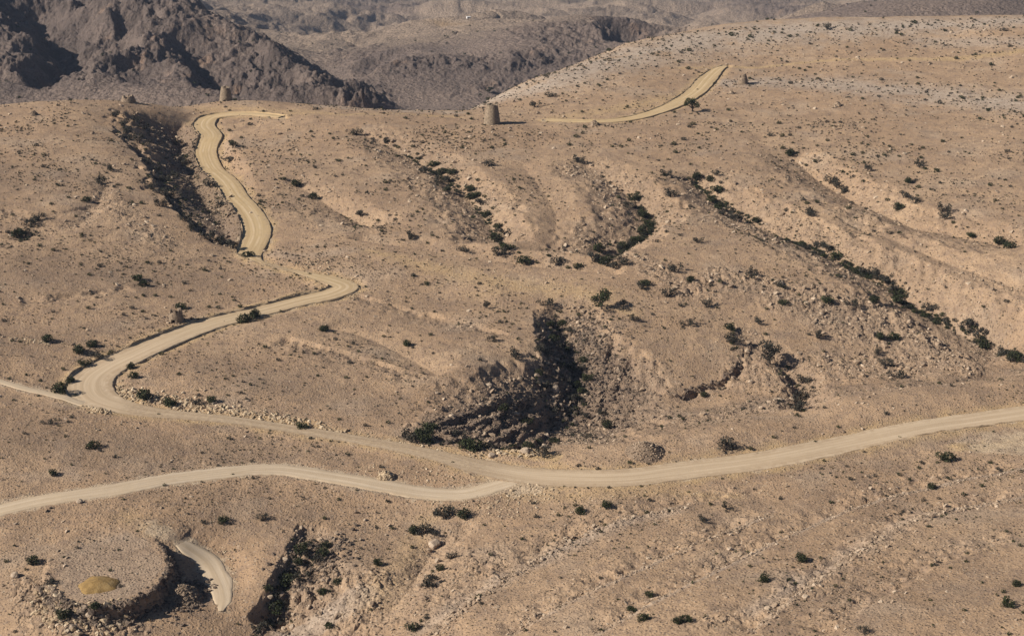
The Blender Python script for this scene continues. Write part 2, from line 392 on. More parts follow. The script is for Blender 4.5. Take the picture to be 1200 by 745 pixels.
land.H += stone * (0.02 + 0.08 * sid) * (0.3 + 0.7 * np.maximum(patch, rock))
land.H += 0.06 * fbm(X / 2.2, Y / 2.2, 61, 2)
del big, big2, lump, sm2

# the round levelled platform, built out over the slope
a0 = PAD; a1 = np.roll(PAD, -1, 0)
m = np.nonzero((X > PAD[:, 0].min() - 8) & (X < PAD[:, 0].max() + 8) & (Y > PAD[:, 1].min() - 8) & (Y < PAD[:, 1].max() + 8))
qx, qy = X[m].astype(float), Y[m].astype(float); inside = np.zeros(len(qx), bool); dmin = np.full(len(qx), 1e9)
for (x0, y0), (x1, y1) in zip(a0, a1):
    inside ^= ((y0 > qy) != (y1 > qy)) & (qx < (x1 - x0) * (qy - y0) / (y1 - y0 + 1e-12) + x0)
    ex, ey = x1 - x0, y1 - y0; t = np.clip(((qx - x0) * ex + (qy - y0) * ey) / (ex * ex + ey * ey), 0, 1)
    dmin = np.minimum(dmin, np.hypot(qx - x0 - t * ex, qy - y0 - t * ey))
sd = np.where(inside, dmin, -dmin) + .5 * perlin(X[m] / 1.8, Y[m] / 1.8, 63) + .35 * perlin(X[m] / .7, Y[m] / .7, 64)
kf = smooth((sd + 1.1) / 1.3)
top = .5 + .12 * fbm(X[m] / 3.0, Y[m] / 3.0, 62, 3)
dz_ = np.maximum(top - land.H[m], 0)
land.H[m] += kf * dz_
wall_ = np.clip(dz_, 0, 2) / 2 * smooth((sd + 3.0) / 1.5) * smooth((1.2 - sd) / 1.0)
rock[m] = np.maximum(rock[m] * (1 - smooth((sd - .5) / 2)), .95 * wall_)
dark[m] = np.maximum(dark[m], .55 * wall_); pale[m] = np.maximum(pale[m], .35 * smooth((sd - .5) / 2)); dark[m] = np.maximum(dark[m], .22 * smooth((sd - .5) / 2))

# ------------------------------------------------------------------ roads
ROADS = {  # name: (line of (px, py, width), crown of the road lifted, banked edges)
 'dirt_road': [(330,136,4.3),(300,133.5,5.4),(268,134,7.0),(246,138,8.6),(239,147,9.7),(247,158,9.7),(243,170,9.2),(242,184,9.2),(254,205,9.2),(275,228,9.2),(291,246,9.2),(299,260,9.7),(301,275,9.7),(293,295,8.6),(302,306,3.5),(322,312,3),(350,319.5,3.5),(386,328,8.0),(403,336,9.2),(386,345,8.8),(352,352,8.2),(302,365,8.2),(251,378,8.8),(208,393,9.2),(161,413,10.0),(124,431,11.1),(106,448,12.2),(111,464,11.7),(141,476,8.0),(176,482,6.0),(230,488,4.7),(290,494,4.4),(380,508,4.4),(450,520,4.7),(510,533,5.4),(560,546,7.5),(620,557,9),(690,560,9.5),(740,558,9.5),(800,551,9.5),(900,538,9.5),(1000,518,9),(1100,498,9),(1200,483.5,9),(1290,473,9),(1420,460,9),(1560,449,9)],
 'gravel_track': [(-260,668,6),(-130,633,7),(-60,613,7),(0,597,7),(50,586,7),(134,573,7.5),(201,561,7.5),(268,553,7.5),(302,549,7),(336,551,7),(396,560,7),(467,572,7.5),(517,579,7.5),(551,577,7),(586,568,6),(604,563.5,3)],
 'dirt_road ': [(850,77,2.5),(840,82,6),(829,92,9),(818,105,9),(800,117,8.5),(775,128,7),(742,138,6),(702,142.5,4.5),(640,141,3)],
 'footpath': [(-260,395,2.6),(-120,422,2.6),(-40,438,2.6),(0,446,2.6),(30,455,3),(60,463,3),(97,471,3)],
 'dirt_path': [(201,629,1.0),(208,634,2.6),(219,640,5.2),(244,659,6.4),(257,683,6.2),(261,700,4.6),(259,716,1)],
}
road_lines = {}
bank_h = {}
inroad = np.zeros_like(land.H)
worn = np.zeros_like(land.H)
base = land.H.copy()
def box_smooth(v, n):
    k = np.ones(n) / n
    return np.convolve(np.pad(v, (n // 2, n - 1 - n // 2), mode='edge'), k, 'valid')
for name, pts in ROADS.items():
    L3 = []
    for px, py, wd in pts:
        h = land.hit(px, py, F=base)
        if h is not None: L3.append([h[0], h[1], h[2], wd])
    L = resample(L3, 0.8)
    z = land.at(L[:, 0], L[:, 1], base)
    wn_ = 21 if len(L) > 60 else 5
    z = box_smooth(box_smooth(z, wn_), wn_)
    # meet the roads already cut
    L = np.column_stack([L[:, 0], L[:, 1], z, L[:, 3]])
    if road_lines:
        m = land.at(L[:, 0], L[:, 1], inroad)
        zz = land.at(L[:, 0], L[:, 1]) + 0.22
        L[:, 2] = L[:, 2] * (1 - m) + (zz - 0.03) * m
        L[:, 2] = box_smooth(L[:, 2], 7)
    road_lines[name] = L
    reach = L[:, 3].max() / 2 + 7
    gq = unray(L[:, 0], L[:, 1], L[:, 2])
    if name.strip() == 'dirt_road':              # cut into the slope on one side, built out on the other; level past the hairpin
        mid = smooth((gq[0] - 128) / 30) * smooth((gq[1] - 470) / 8) * smooth((590 - gq[0]) / 40)
        bhL = (0.70 - 0.50 * smooth((gq[1] - 500) / 30) - 0.62 * mid).clip(.06) * (.55 if name.endswith(' ') else 1.0)
    else: bhL = np.zeros(len(L))
    bank_h[name] = bhL
    ix, sd, t = near_line(land, L[::2], reach)
    ts = np.linspace(0, 1, len(L))
    zr = np.interp(t, ts, L[:, 2]); hw = np.interp(t, ts, L[:, 3]) / 2
    ad = np.abs(sd)
    k = smooth((ad - hw - 0.3) / (2.5 + 1.6 * np.abs(zr - land.H[ix]).clip(0, 3) + 2.0 * np.interp(t, ts, bhL)))
    if len(L) < 60: k = np.maximum(k, 1 - smooth(np.minimum(t, 1 - t) / .18))
    k = np.where(inroad[ix] > 0.5, np.maximum(k, smooth((ad - hw + 1.0) / 1.5)), k)
    bb = np.interp(t, ts, bhL) * np.clip(.8 + .9 * perlin(land.X[ix] / 7.0, land.Y[ix] / 7.0, 93), .1, 1.6) * (1 - inroad[ix])
    step_ = smooth((ad - hw - .02) / .35)
    land.H[ix] = (zr - (0.22 if name.strip() == 'dirt_road' else .10) - .25 * smooth((land.Y[ix] - 600) / 150) + step_ * np.where(sd > 0, bb + .2, .05 - .6 * bb)) * (1 - k) + land.H[ix] * k
    core = smooth((hw + 0.6 - ad) / 0.8)
    inroad[ix] = np.maximum(inroad[ix], core)
    yel = 0.75 if name.strip() in ('dirt_road',) else 0.35
    wob = 0.5 + 0.8 * perlin(land.X[ix] / 6.0, land.Y[ix] / 6.0, 90)
    raw = 1.5 * perlin(land.X[ix] / 4.0, land.Y[ix] / 4.0, 91) + 1.2 * perlin(land.X[ix] / 1.3, land.Y[ix] / 1.5, 92)
    worn[ix] = np.maximum(worn[ix], (0.9 if name.strip() != 'dirt_road' else .75) * smooth((hw + 0.9 + raw - ad) / 1.4))
    if name.strip() == 'dirt_road': ochre[ix] = np.maximum(ochre[ix], yel * smooth((hw + 2.8 + 2.2 * wob - ad) / 3.5))


for px, py, r_ in ((600,563,7),(575,571,4),(640,564,5),(190,625,4),(178,618,3.5),(100,474,4),(1150,524,5),(1175,520,7),(1200,520,8),(625,566,6)):   # driven-over ground where tracks meet
    h = land.hit(px, py)
    dd_ = np.hypot(land.X - h[0], (land.Y - h[1]) * .8)
    worn = np.maximum(worn, .75 * smooth((r_ - dd_ + 2.0 * perlin(land.X / 3.0, land.Y / 3.0, 95)) / 2.5))
# ------------------------------------------------------------------ materials
def nodes_of(name):
    m = bpy.data.materials.new(name)
    m.use_nodes = True
    nt = m.node_tree
    b = nt.nodes['Principled BSDF']
    b.inputs['Roughness'].default_value = 0.95
    b.inputs['Specular IOR Level'].default_value = 0.15
    return m, nt, b
def N(nt, t, **kw):
    n = nt.nodes.new(t)
    for k, v in kw.items():
        if k in ('operation', 'blend_type', 'data_type', 'attribute_name', 'feature', 'noise_dimensions', 'voronoi_dimensions', 'clamp_factor'): setattr(n, k, v)
        else: n.inputs[k].default_value = v
    return n
def mixc(nt, fac, a, b, blend='MIX'):
    n = nt.nodes.new('ShaderNodeMix'); n.data_type = 'RGBA'; n.blend_type = blend
    for sock, v in ((n.inputs[0], fac), (n.inputs[6], a), (n.inputs[7], b)):
        if hasattr(v, 'is_output'): nt.links.new(v, sock)
        elif isinstance(v, (int, float)): sock.default_value = v
        else: sock.default_value = (*v, 1)
    return n.outputs[2]
def mth(nt, op, a, b=0.0, c=None):
    n = nt.nodes.new('ShaderNodeMath'); n.operation = op
    for i, v in enumerate((a, b) if c is None else (a, b, c)):
        if hasattr(v, 'is_output'): nt.links.new(v, n.inputs[i])
        else: n.inputs[i].default_value = v
    return n.outputs[0]
def ramp(nt, v, a, b):
    n = nt.nodes.new('ShaderNodeMapRange'); n.interpolation_type = 'SMOOTHSTEP'
    nt.links.new(v, n.inputs[0]); n.inputs[1].default_value = a; n.inputs[2].default_value = b
    return n.outputs[0]
def noise(nt, vec, scale, detail=4.0, rough=0.55):
    n = nt.nodes.new('ShaderNodeTexNoise'); n.inputs['Scale'].default_value = scale
    n.inputs['Detail'].default_value = detail; n.inputs['Roughness'].default_value = rough
    nt.links.new(vec, n.inputs['Vector'])
    return n.outputs['Fac']
def voro(nt, vec, scale, out='Distance', rnd=1.0):
    n = nt.nodes.new('ShaderNodeTexVoronoi'); n.inputs['Scale'].default_value = scale; n.inputs['Randomness'].default_value = rnd
    nt.links.new(vec, n.inputs['Vector'])
    return n.outputs[out]
def coords(nt):
    return nt.nodes.new('ShaderNodeTexCoord').outputs['Object']
def attr(nt, name):
    n = nt.nodes.new('ShaderNodeAttribute'); n.attribute_name = name
    return n
def bump(nt, h, strength, dist, bsdf, prev=None):
    n = nt.nodes.new('ShaderNodeBump'); n.inputs['Strength'].default_value = strength; n.inputs['Distance'].default_value = dist
    nt.links.new(h, n.inputs['Height'])
    if prev is not None: nt.links.new(prev, n.inputs['Normal'])
    nt.links.new(n.outputs[0], bsdf.inputs['Normal'])
    return n.outputs[0]

def ground_material():
    m, nt, b = nodes_of('stony ground')
    co = coords(nt)
    a = attr(nt, 'masks'); sep = nt.nodes.new('ShaderNodeSeparateColor'); nt.links.new(a.outputs['Color'], sep.inputs[0])
    rk, oc, pl = sep.outputs[0], sep.outputs[1], sep.outputs[2]
    dk = attr(nt, 'varnish_shade').outputs['Fac']
    n1 = noise(nt, co, 0.022, 5, 0.6); n2 = noise(nt, co, 0.11, 5, 0.6); n3 = noise(nt, co, 0.9, 4, 0.6); n4 = noise(nt, co, 0.30, 6, 0.72)
    c = mixc(nt, ramp(nt, n1, 0.35, 0.68), (0.348, 0.231, 0.142), (0.435, 0.297, 0.186))
    c = mixc(nt, mth(nt, 'MULTIPLY', ramp(nt, n2, 0.44, 0.68), 0.75), c, (0.265, 0.180, 0.118))
    c = mixc(nt, mth(nt, 'MULTIPLY', ramp(nt, noise(nt, co, 0.05, 3, 0.5), 0.52, 0.72), 0.35), c, (0.41, 0.325, 0.245))
    c = mixc(nt, mth(nt, 'MULTIPLY', rk, 0.5), c, (0.345, 0.250, 0.172))
    c = mixc(nt, mth(nt, 'MULTIPLY', mth(nt, 'MULTIPLY', pl, ramp(nt, noise(nt, co, 0.07, 4, 0.6), 0.22, 0.52)), 0.88), c, (0.420, 0.345, 0.280))
    c = mixc(nt, oc, c, mixc(nt, ramp(nt, n3, 0.3, 0.7), (0.425, 0.285, 0.140), (0.500, 0.355, 0.195)))
    c = mixc(nt, mth(nt, 'MULTIPLY', dk, 0.88), c, (0.158, 0.112, 0.080))  # varnished stones and painted shade share this tone
    c = mixc(nt, attr(nt, 'worn').outputs['Fac'], c, mixc(nt, ramp(nt, n3, 0.3, 0.7), (0.43, 0.325, 0.215), (0.52, 0.41, 0.29)))
    # single stones: each cell of the pavement has its own tone
    v = nt.nodes.new('ShaderNodeTexVoronoi'); v.inputs['Scale'].default_value = 1.5; nt.links.new(co, v.inputs['Vector'])
    sv = nt.nodes.new('ShaderNodeSeparateColor'); nt.links.new(v.outputs['Color'], sv.inputs[0])
    inside = ramp(nt, v.outputs['Distance'], 0.48, 0.30)
    stony = mth(nt, 'MULTIPLY', inside, mth(nt, 'SUBTRACT', 1.0, mth(nt, 'MULTIPLY', oc, 0.6)))
    c = mixc(nt, mth(nt, 'MULTIPLY', mth(nt, 'MULTIPLY', ramp(nt, sv.outputs[0], 0.55, 0.85), stony), 0.85), c, (0.135, 0.098, 0.075))
    c = mixc(nt, mth(nt, 'MULTIPLY', mth(nt, 'MULTIPLY', ramp(nt, sv.outputs[1], 0.70, 1.0), stony), 0.55), c, (0.52, 0.41, 0.30))
    v2 = voro(nt, co, 3.4, 'Color'); s2 = nt.nodes.new('ShaderNodeSeparateColor'); nt.links.new(v2, s2.inputs[0])
    c = mixc(nt, mth(nt, 'MULTIPLY', ramp(nt, s2.outputs[0], 0.2, 1.0), 0.32), c, (0.19, 0.135, 0.10))
    c = mixc(nt, mth(nt, 'MULTIPLY', ramp(nt, n4, 0.48, 0.64), 0.52), c, (0.215, 0.152, 0.112))
    nt.links.new(c, b.inputs['Base Color'])
    hgt = mth(nt, 'ADD', mth(nt, 'MULTIPLY', inside, mth(nt, 'MULTIPLY', sv.outputs[2], 0.5)), mth(nt, 'MULTIPLY', noise(nt, co, 2.6, 5, 0.65), 0.7))
    bump(nt, hgt, 1.0, 0.30, b)
    return m
def road_material(name, c1, c2, c3, graded=False):
    m, nt, b = nodes_of(name)
    co = coords(nt)
    uv = nt.nodes.new('ShaderNodeUVMap').outputs[0]
    sx = nt.nodes.new('ShaderNodeSeparateXYZ'); nt.links.new(uv, sx.inputs[0])
    mp = nt.nodes.new('ShaderNodeMapping'); nt.links.new(uv, mp.inputs[0]); mp.inputs['Scale'].default_value = (0.85, 0.018, 1)
    rut = noise(nt, mp.outputs[0], 1.0, 4, 0.6)
    c = mixc(nt, ramp(nt, rut, 0.38, 0.64), c1, c2)
    c = mixc(nt, mth(nt, 'MULTIPLY', ramp(nt, noise(nt, co, 0.09, 4), 0.45, 0.7), 0.55), c, c3)
    c = mixc(nt, mth(nt, 'MULTIPLY', ramp(nt, noise(nt, co, 1.8, 4, 0.7), 0.55, 0.8), 0.35), c, tuple(0.7 * q for q in c1))
    ax_ = mth(nt, 'ABSOLUTE', sx.outputs[0])
    wl_ = mth(nt, 'MULTIPLY', ramp(nt, mth(nt, 'ABSOLUTE', mth(nt, 'SUBTRACT', ax_, 1.15)), 0.55, 0.15), ramp(nt, noise(nt, co, 0.12, 3), 0.35, 0.6))
    rim_ = mth(nt, 'MULTIPLY', ramp(nt, ax_, 2.0, 3.6), ramp(nt, noise(nt, co, 0.55, 5, 0.7), 0.42, 0.62))
    c = mixc(nt, mth(nt, 'MULTIPLY', wl_, 0.5), c, tuple(min(1, 1.12 * q) for q in c2))
    if graded:
        beige = mixc(nt, ramp(nt, rut, 0.38, 0.64), (0.415, 0.310, 0.205), (0.505, 0.390, 0.268))
        c = mixc(nt, attr(nt, 'fresh').outputs['Fac'], beige, c)
        c = mixc(nt, mth(nt, 'MULTIPLY', wl_, 0.35), c, (0.56, 0.44, 0.31))
        spk = mixc(nt, ramp(nt, noise(nt, co, 1.1, 5, 0.7), 0.42, 0.6), (0.20, 0.14, 0.095), (0.36, 0.265, 0.17))
        c = mixc(nt, attr(nt, 'rough').outputs['Fac'], c, spk)
    c = mixc(nt, mth(nt, 'MULTIPLY', rim_, 0.55), c, (0.33, 0.235, 0.150))
    nt.links.new(c, b.inputs['Base Color'])
    h = mth(nt, 'ADD', mth(nt, 'MULTIPLY', rut, 0.6), mth(nt, 'MULTIPLY', noise(nt, co, 3.0, 4, 0.6), 0.25))
    bump(nt, h, 0.5, 0.25, b)
    return m
def plain_stone(name, dark_c, mid_c, light_c, scale=0.8, bstr=0.7, per_island=False):
    m, nt, b = nodes_of(name)
    co = coords(nt)
    if per_island:
        geo = nt.nodes.new('ShaderNodeNewGeometry')
        f = geo.outputs['Random Per Island']
    else:
        f = ramp(nt, noise(nt, co, scale, 5, 0.6), 0.3, 0.7)
    c = mixc(nt, ramp(nt, f, 0.0, 0.6), dark_c, mid_c)
    c = mixc(nt, ramp(nt, f, 0.6, 1.0), c, light_c)
    c = mixc(nt, mth(nt, 'MULTIPLY', noise(nt, co, scale * 6, 3), 0.3), c, dark_c)
    nt.links.new(c, b.inputs['Base Color'])
    bump(nt, noise(nt, co, scale * 5, 5, 0.65), bstr, 0.15, b)
    return m

def link_mesh(name, V, Fq, mat=None, parent=None, smooth_shade=False, tris=None):
    me = bpy.data.meshes.new(name)
    V = np.ascontiguousarray(V, np.float32)
    faces = []
    if Fq is not None and len(Fq): faces.append((np.asarray(Fq, np.int32), 4))
    if tris is not None and len(tris): faces.append((np.asarray(tris, np.int32), 3))
    nl = sum(f.size for f, k in faces); nf = sum(len(f) for f, k in faces)
    me.vertices.add(len(V)); me.vertices.foreach_set('co', V.ravel())
    me.loops.add(nl); me.loops.foreach_set('vertex_index', np.concatenate([f.ravel() for f, k in faces]))
    me.polygons.add(nf)
    tot = np.concatenate([np.full(len(f), k, np.int32) for f, k in faces])
    me.polygons.foreach_set('loop_start', np.concatenate([[0], np.cumsum(tot)[:-1]]).astype(np.int32))
    me.polygons.foreach_set('loop_total', tot)
    me.polygons.foreach_set('use_smooth', np.full(nf, smooth_shade))
    me.update(calc_edges=True)
    if mat: me.materials.append(mat)
    o = bpy.data.objects.new(name, me)
    COL.objects.link(o)
    if parent: o.parent = parent
    return o
def grid_faces(ny, nu):
    i = np.arange(ny - 1)[:, None] * nu + np.arange(nu - 1)[None]
    return np.stack([i, i + 1, i + nu + 1, i + nu], -1).reshape(-1, 4)
def tag(o, label=None, cat=None, group=None, kind=None):
    if label: o['label'] = label
    if cat: o['category'] = cat
    if group: o['group'] = group
    if kind: o['kind'] = kind
    return o
def empty(name, loc, rz=0.0, sc=1.0):
    o = bpy.data.objects.new(name, None)
    o.empty_display_size = 0.5
    COL.objects.link(o)
    o.location = loc; o.rotation_euler = (0, 0, rz); o.scale = (sc,) * 3 if np.isscalar(sc) else sc
    return o

M_ground = ground_material()
M_road = road_material('graded yellow earth', (0.400, 0.285, 0.155), (0.500, 0.370, 0.215), (0.46, 0.335, 0.185), True)
M_track = road_material('pale dusty track', (0.430, 0.330, 0.225), (0.520, 0.415, 0.300), (0.48, 0.37, 0.25))

def add_attr(o, name, vals, typ='FLOAT'):
    at = o.data.attributes.new(name, typ, 'POINT')
    if typ == 'FLOAT': at.data.foreach_set('value', np.ascontiguousarray(vals, np.float32).ravel())
    else: at.data.foreach_set('color', np.ascontiguousarray(vals, np.float32).ravel())
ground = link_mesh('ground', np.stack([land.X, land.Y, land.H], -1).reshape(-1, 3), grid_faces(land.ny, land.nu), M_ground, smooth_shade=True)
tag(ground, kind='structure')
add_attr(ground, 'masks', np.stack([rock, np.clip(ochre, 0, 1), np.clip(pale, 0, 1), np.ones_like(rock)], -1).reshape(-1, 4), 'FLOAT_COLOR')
add_attr(ground, 'varnish_shade', np.clip(dark, 0, 1))
add_attr(ground, 'worn', np.clip(worn, 0, 1))

# road sheets: graded bed with a low windrow of spoil along each edge
for name, L in road_lines.items():
    d = np.gradient(L[:, :2], axis=0)
    d /= np.hypot(d[:, 0], d[:, 1])[:, None] + 1e-9
    for _ in range(3):
        d = np.column_stack([box_smooth(d[:, 0], 5), box_smooth(d[:, 1], 5)])
    d /= np.hypot(d[:, 0], d[:, 1])[:, None] + 1e-9
    nrm = np.column_stack([d[:, 1], -d[:, 0]])
    graded = name.strip() == 'dirt_road'
    q = np.array([-1.10, -1.06, -1.025, -1.0, -0.975, -0.94, -0.7, -0.45, -0.2, 0, 0.2, 0.45, 0.7, 0.94, 0.975, 1.0, 1.025, 1.06, 1.10])
    s = np.arange(len(L)) * 0.8
    bh = bank_h[name][:, None]
    wobk = 0.5 if graded else 1.6
    prof = np.array([-0.9, -0.8, -.6, -.25, -.05, 0, 0, .02, .04, .05, .04, .02, 0, 0, .05, .25, .95, .6, -.3]) if graded else np.array([-.75, -.45, -.25, -.14, -.06, 0, 0, .02, .04, .05, .04, .02, 0, 0, -.06, -.14, -.25, -.45, -.75])
    isb = (1 if graded else 0) * np.array([0, 1, 1, 1, 1, 0, 0, 0, 0, 0, 0, 0, 0, 0, 1, 1, 1, 1, 0])
    hw = L[:, 3:4] / 2 * (1.0 if graded else 0.86)
    edge = 1 + wobk * 0.10 * np.stack([perlin(s / 5.0, s * 0 + k, 70) for k in (0, 9)], 1) + wobk * 0.06 * np.stack([perlin(s / 1.6, s * 0 + k, 71) for k in (0, 9)], 1)
    wid = np.where(q[None] < 0, edge[:, :1], edge[:, 1:])
    off = q[None] * hw * wid
    px_ = L[:, None, 0] + nrm[:, None, 0] * off
    py_ = L[:, None, 1] + nrm[:, None, 1] * off
    amp = 0.75 + 0.7 * perlin(px_ / 2.2, py_ / 2.2, 72) + 0.5 * perlin(px_ / 9.0, py_ / 9.0, 73)
    free = np.ones_like(px_)
    for n2, L2 in road_lines.items():
        if n2 == name: continue
        for a_ in L2[::2]:
            free = np.minimum(free, smooth((np.hypot(px_ - a_[0], py_ - a_[1]) - a_[3] * .5 - .3) / 2.0))
    z = L[:, 2:3] + np.where(isb[None] == 1, prof[None] * bh * np.clip(amp, 0.3, 1.5) * free - .25 * (np.abs(q[None]) > 1.03) * (1 - free), prof[None]) + 0.04 * perlin(px_ / 1.4, py_ / 1.4, 74)
    inside_other = np.zeros_like(z)
    o = link_mesh(name.strip(), np.stack([px_, py_, z], -1).reshape(-1, 3), grid_faces(len(L), len(q))[:, ::-1], M_road if graded else M_track, smooth_shade=True)
    uvl = o.data.uv_layers.new(name='UVMap')
    vi = np.empty(len(o.data.loops), np.int32); o.data.loops.foreach_get('vertex_index', vi)
    uvv = np.stack([off, np.repeat(s[:, None], len(q), 1)], -1).reshape(-1, 2)
    uvl.data.foreach_set('uv', uvv[vi].astype(np.float32).ravel())
    tag(o, kind='structure')
    if graded:
        gq = unray(px_, py_, z)
        far_y = smooth((430 - gq[1]) / 150)                 # 1 on the fresh yellow upper road, 0 on the beige lower one
        md = smooth((gq[0] - 128) / 30) * smooth((gq[1] - 466) / 10) * smooth((610 - gq[0]) / 60)
        bank = np.repeat(((np.abs(q) > 1.005)).astype(float)[None], len(L), 0)
        add_attr(o, 'fresh', far_y); add_attr(o, 'rough', np.clip(.45 * md + .9 * bank + .8 * np.exp(-(((gq[0] - 325) / 28) ** 2 + ((gq[1] - 312) / 9) ** 2)), 0, 1))
# ------------------------------------------------------------------ the valley and the mountains beyond the plateau
fus = np.concatenate([np.linspace(-0.62, -0.345, 30, endpoint=False), np.linspace(-0.345, 0.345, FNU), np.linspace(0.345, 0.62, 31)[1:]])
fYs = np.concatenate([800 * np.exp(np.linspace(0, math.log(2400 / 800.0), FNY)), 2400 * np.exp(np.linspace(0, math.log(9000 / 2400.0), FNY // 3))[1:]])
far = Sheet(fus, fYs)
fco = Sheet(np.linspace(-0.64, 0.64, 260), 780 * np.exp(np.linspace(0, math.log(9500 / 780.0), 360)))
FAR = [  # (px, py, Y): seen surface points with their distance
 # dark craggy mountain on the left
 (0,124,1120),(80,122,1130),(160,126,1120),(250,124,1110),(330,126,1105),(400,128,1110),(455,128,1130),
 (0,95,1165),(100,95,1165),(200,98,1160),(280,98,1160),(350,100,1170),(420,112,1160),
 (0,66,1215),(60,66,1215),(130,62,1235),(200,68,1225),(270,64,1240),(330,78,1240),(380,92,1235),(430,112,1200),
 (0,30,1290),(60,20,1320),(110,45,1275),(150,30,1300),(220,20,1330),(280,45,1300),(320,58,1300),(360,80,1290),
 (0,-10,1390),(100,-20,1420),(180,-10,1400),(222,0,1385),(260,20,1370),(300,40,1350),(345,66,1330),(395,92,1310),
 # hidden ground behind its shoulder
 (300,62,1600),(350,84,1560),(410,108,1500),(240,30,1650),(180,10,1700),
 # middle mountain: lower slope, cliff band, upper slope and plateau
 (470,126,1330),(540,124,1345),(600,112,1390),(660,95,1430),(440,112,1400),(500,100,1420),(560,100,1410),(620,90,1440),(690,80,1470),(400,100,1470),
 (440,84,1480),(500,80,1480),(560,82,1455),(620,78,1465),(700,66,1510),
 (450,66,1530),(520,60,1540),(580,60,1520),(640,58,1520),(700,54,1545),(750,44,1590),
 (400,66,1650),(470,48,1680),(540,36,1700),(600,28,1690),(640,22,1700),(680,16,1710),(720,20,1660),(752,26,1660),
 (350,62,1750),(380,50,1850),(440,38,1900),(520,28,2000),(600,22,1950),
 # hidden behind the plateau rim
 (680,34,2000),(760,50,1800),(800,60,1900),(720,40,2200),
 # low ridges and slopes behind
 (300,30,2150),(350,34,2250),(420,26,2350),(300,10,2500),(240,4,2450),(360,14,2650),(460,20,2600),(560,20,2550),(500,8,2900),(420,6,2900),(620,10,2900),(660,6,2900),
 (780,38,2450),(840,26,2500),(800,20,2650),(760,10,2850),(700,4,3000),(860,14,2700),(900,16,2500),(940,16,2450),
 (980,18,1750),(1060,18,1700),(1130,16,1700),(1200,15,1720),(980,8,1900),(1060,6,1950),(1130,5,1950),(1200,4,2000),(900,4,2900),(840,2,3100),(960,-2,2700),
 (300,-6,3300),(420,-6,3600),(600,-8,3800),(800,-10,3900),(1000,-10,3400),(1200,-8,3000),(1300,0,2400),(1400,0,2600),(-100,-10,1450),(-200,0,1500),(-100,60,1230),(-100,120,1120),(-200,110,1150),
 (1100,28,1350),(1200,28,1350),(1000,34,1350),(880,50,1400),(800,70,1400),(740,85,1400),
 (200,-30,5000),(600,-30,6000),(1000,-32,6000),(1400,-30,5000),(-200,-30,5000),(600,-60,9000),(0,-60,9000),(1200,-60,9000)]
cp = []; cz = []
for px, py, y in FAR:
    u, k = ray(px, py)
    cp.append((u * 6.0, math.log(y) * 6.0)); cz.append(CAMZ + k * y)
for u, y, z in [(-.5,800,-125),(-.2,800,-150),(0,800,-150),(.2,800,-150),(.5,800,-140),(-.3,950,-160),(0,950,-160),(.3,950,-150),(-.1,1060,-150),(.2,1100,-150),(.4,1100,-150),(-.5,1000,-120),(.1,1200,-170),(.5,1000,-120),(.3,1200,-150)]:
    cp.append((u * 6.0, math.log(y) * 6.0)); cz.append(z)
cp = np.array(cp); cz = np.array(cz)
w = tps_fit(cp, cz, 1e-3)
fco.H = tps_eval(cp, w, np.stack([fco.U * 6.0, np.log(fco.Y) * 6.0], -1))
far.H = fco.at(far.X, far.Y)
fX, fY = far.X.astype(np.float32), far.Y.astype(np.float32)
crag = np.zeros_like(far.H)
fpx, fpy = unray(far.X, far.Y, far.H)
def blob(px, py, rx, ry, s, ymin, ymax):
    q = ((fpx - px) / rx) ** 2 + ((fpy - py) / ry) ** 2
    global crag
    crag = np.maximum(crag, s * np.exp(-q ** 1.5) * (far.Y > ymin) * (far.Y < ymax))
for b_ in [(150,50,150,45,.95,1000,1500),(270,70,110,40,1,1000,1500),(350,95,60,25,.8,1000,1500),(30,80,60,14,.85,1000,1400),(120,70,40,10,.7,1000,1400),(30,20,70,30,.9,1000,1600),
           (420,112,40,16,1,1000,1600),(420,66,60,10,.5,1400,1700),(560,76,80,9,1,1350,1600),(640,70,60,10,.9,1350,1600),(490,82,70,12,.7,1350,1650),(660,42,60,14,.9,1400,1750),(735,32,35,16,1,1450,1800),(600,104,90,14,.45,1300,1600),
           (1060,12,120,8,.8,1600,2300),(900,8,80,10,.5,2300,3200),(440,4,50,8,.6,2500,3600)]:
    blob(*b_)
crag = np.maximum(crag, .75 * ((fpy < 62) & (fY < 1420) & (fpx < 330)) * smooth((330 - fpx) / 80) * smooth((62 - fpy) / 12))
crag *= np.clip(0.85 + 0.5 * fbm(fX / 70.0, fY / 70.0, 101, 3), 0.4, 1)
wx = fX + 9 * perlin(fX / 40.0, fY / 40.0, 111); wy = fY + 9 * perlin(fX / 40.0, fY / 40.0, 112)
scale_f = np.clip(fY / 1300.0, 1, 3)
far.H += 5.0 * scale_f * fbm(fX / (160.0), fY / 160.0, 105, 3) * smooth((fY - 900) / 300) * 0.8
far.H += crag * (8.0 * (ridged(wx / 62.0, wy / 50.0, 121, 5, 0.5) - 1.25))
far.H += crag * 4.0 * (ridged(wx / 27.0, wy / 24.0, 127, 4, 0.6) - 1.2)
far.H += (0.06 + crag) * 2.8 * (ridged(wx / 15.0, wy / 13.0, 131, 4, 0.6) - 1.2)
far.H += (0.25 + crag) * 1.5 * fbm(fX / 6.0, fY / 6.0, 133, 3, 0.6)
gd1, gd2, gid = cells(wx / 17.0, wy / 15.0, 14)
far.H += crag * 3.5 * np.sqrt(np.clip(1 - (gd1 / (0.35 + 0.35 * gid)) ** 2, 0, 1)) * (gid > 0.3)
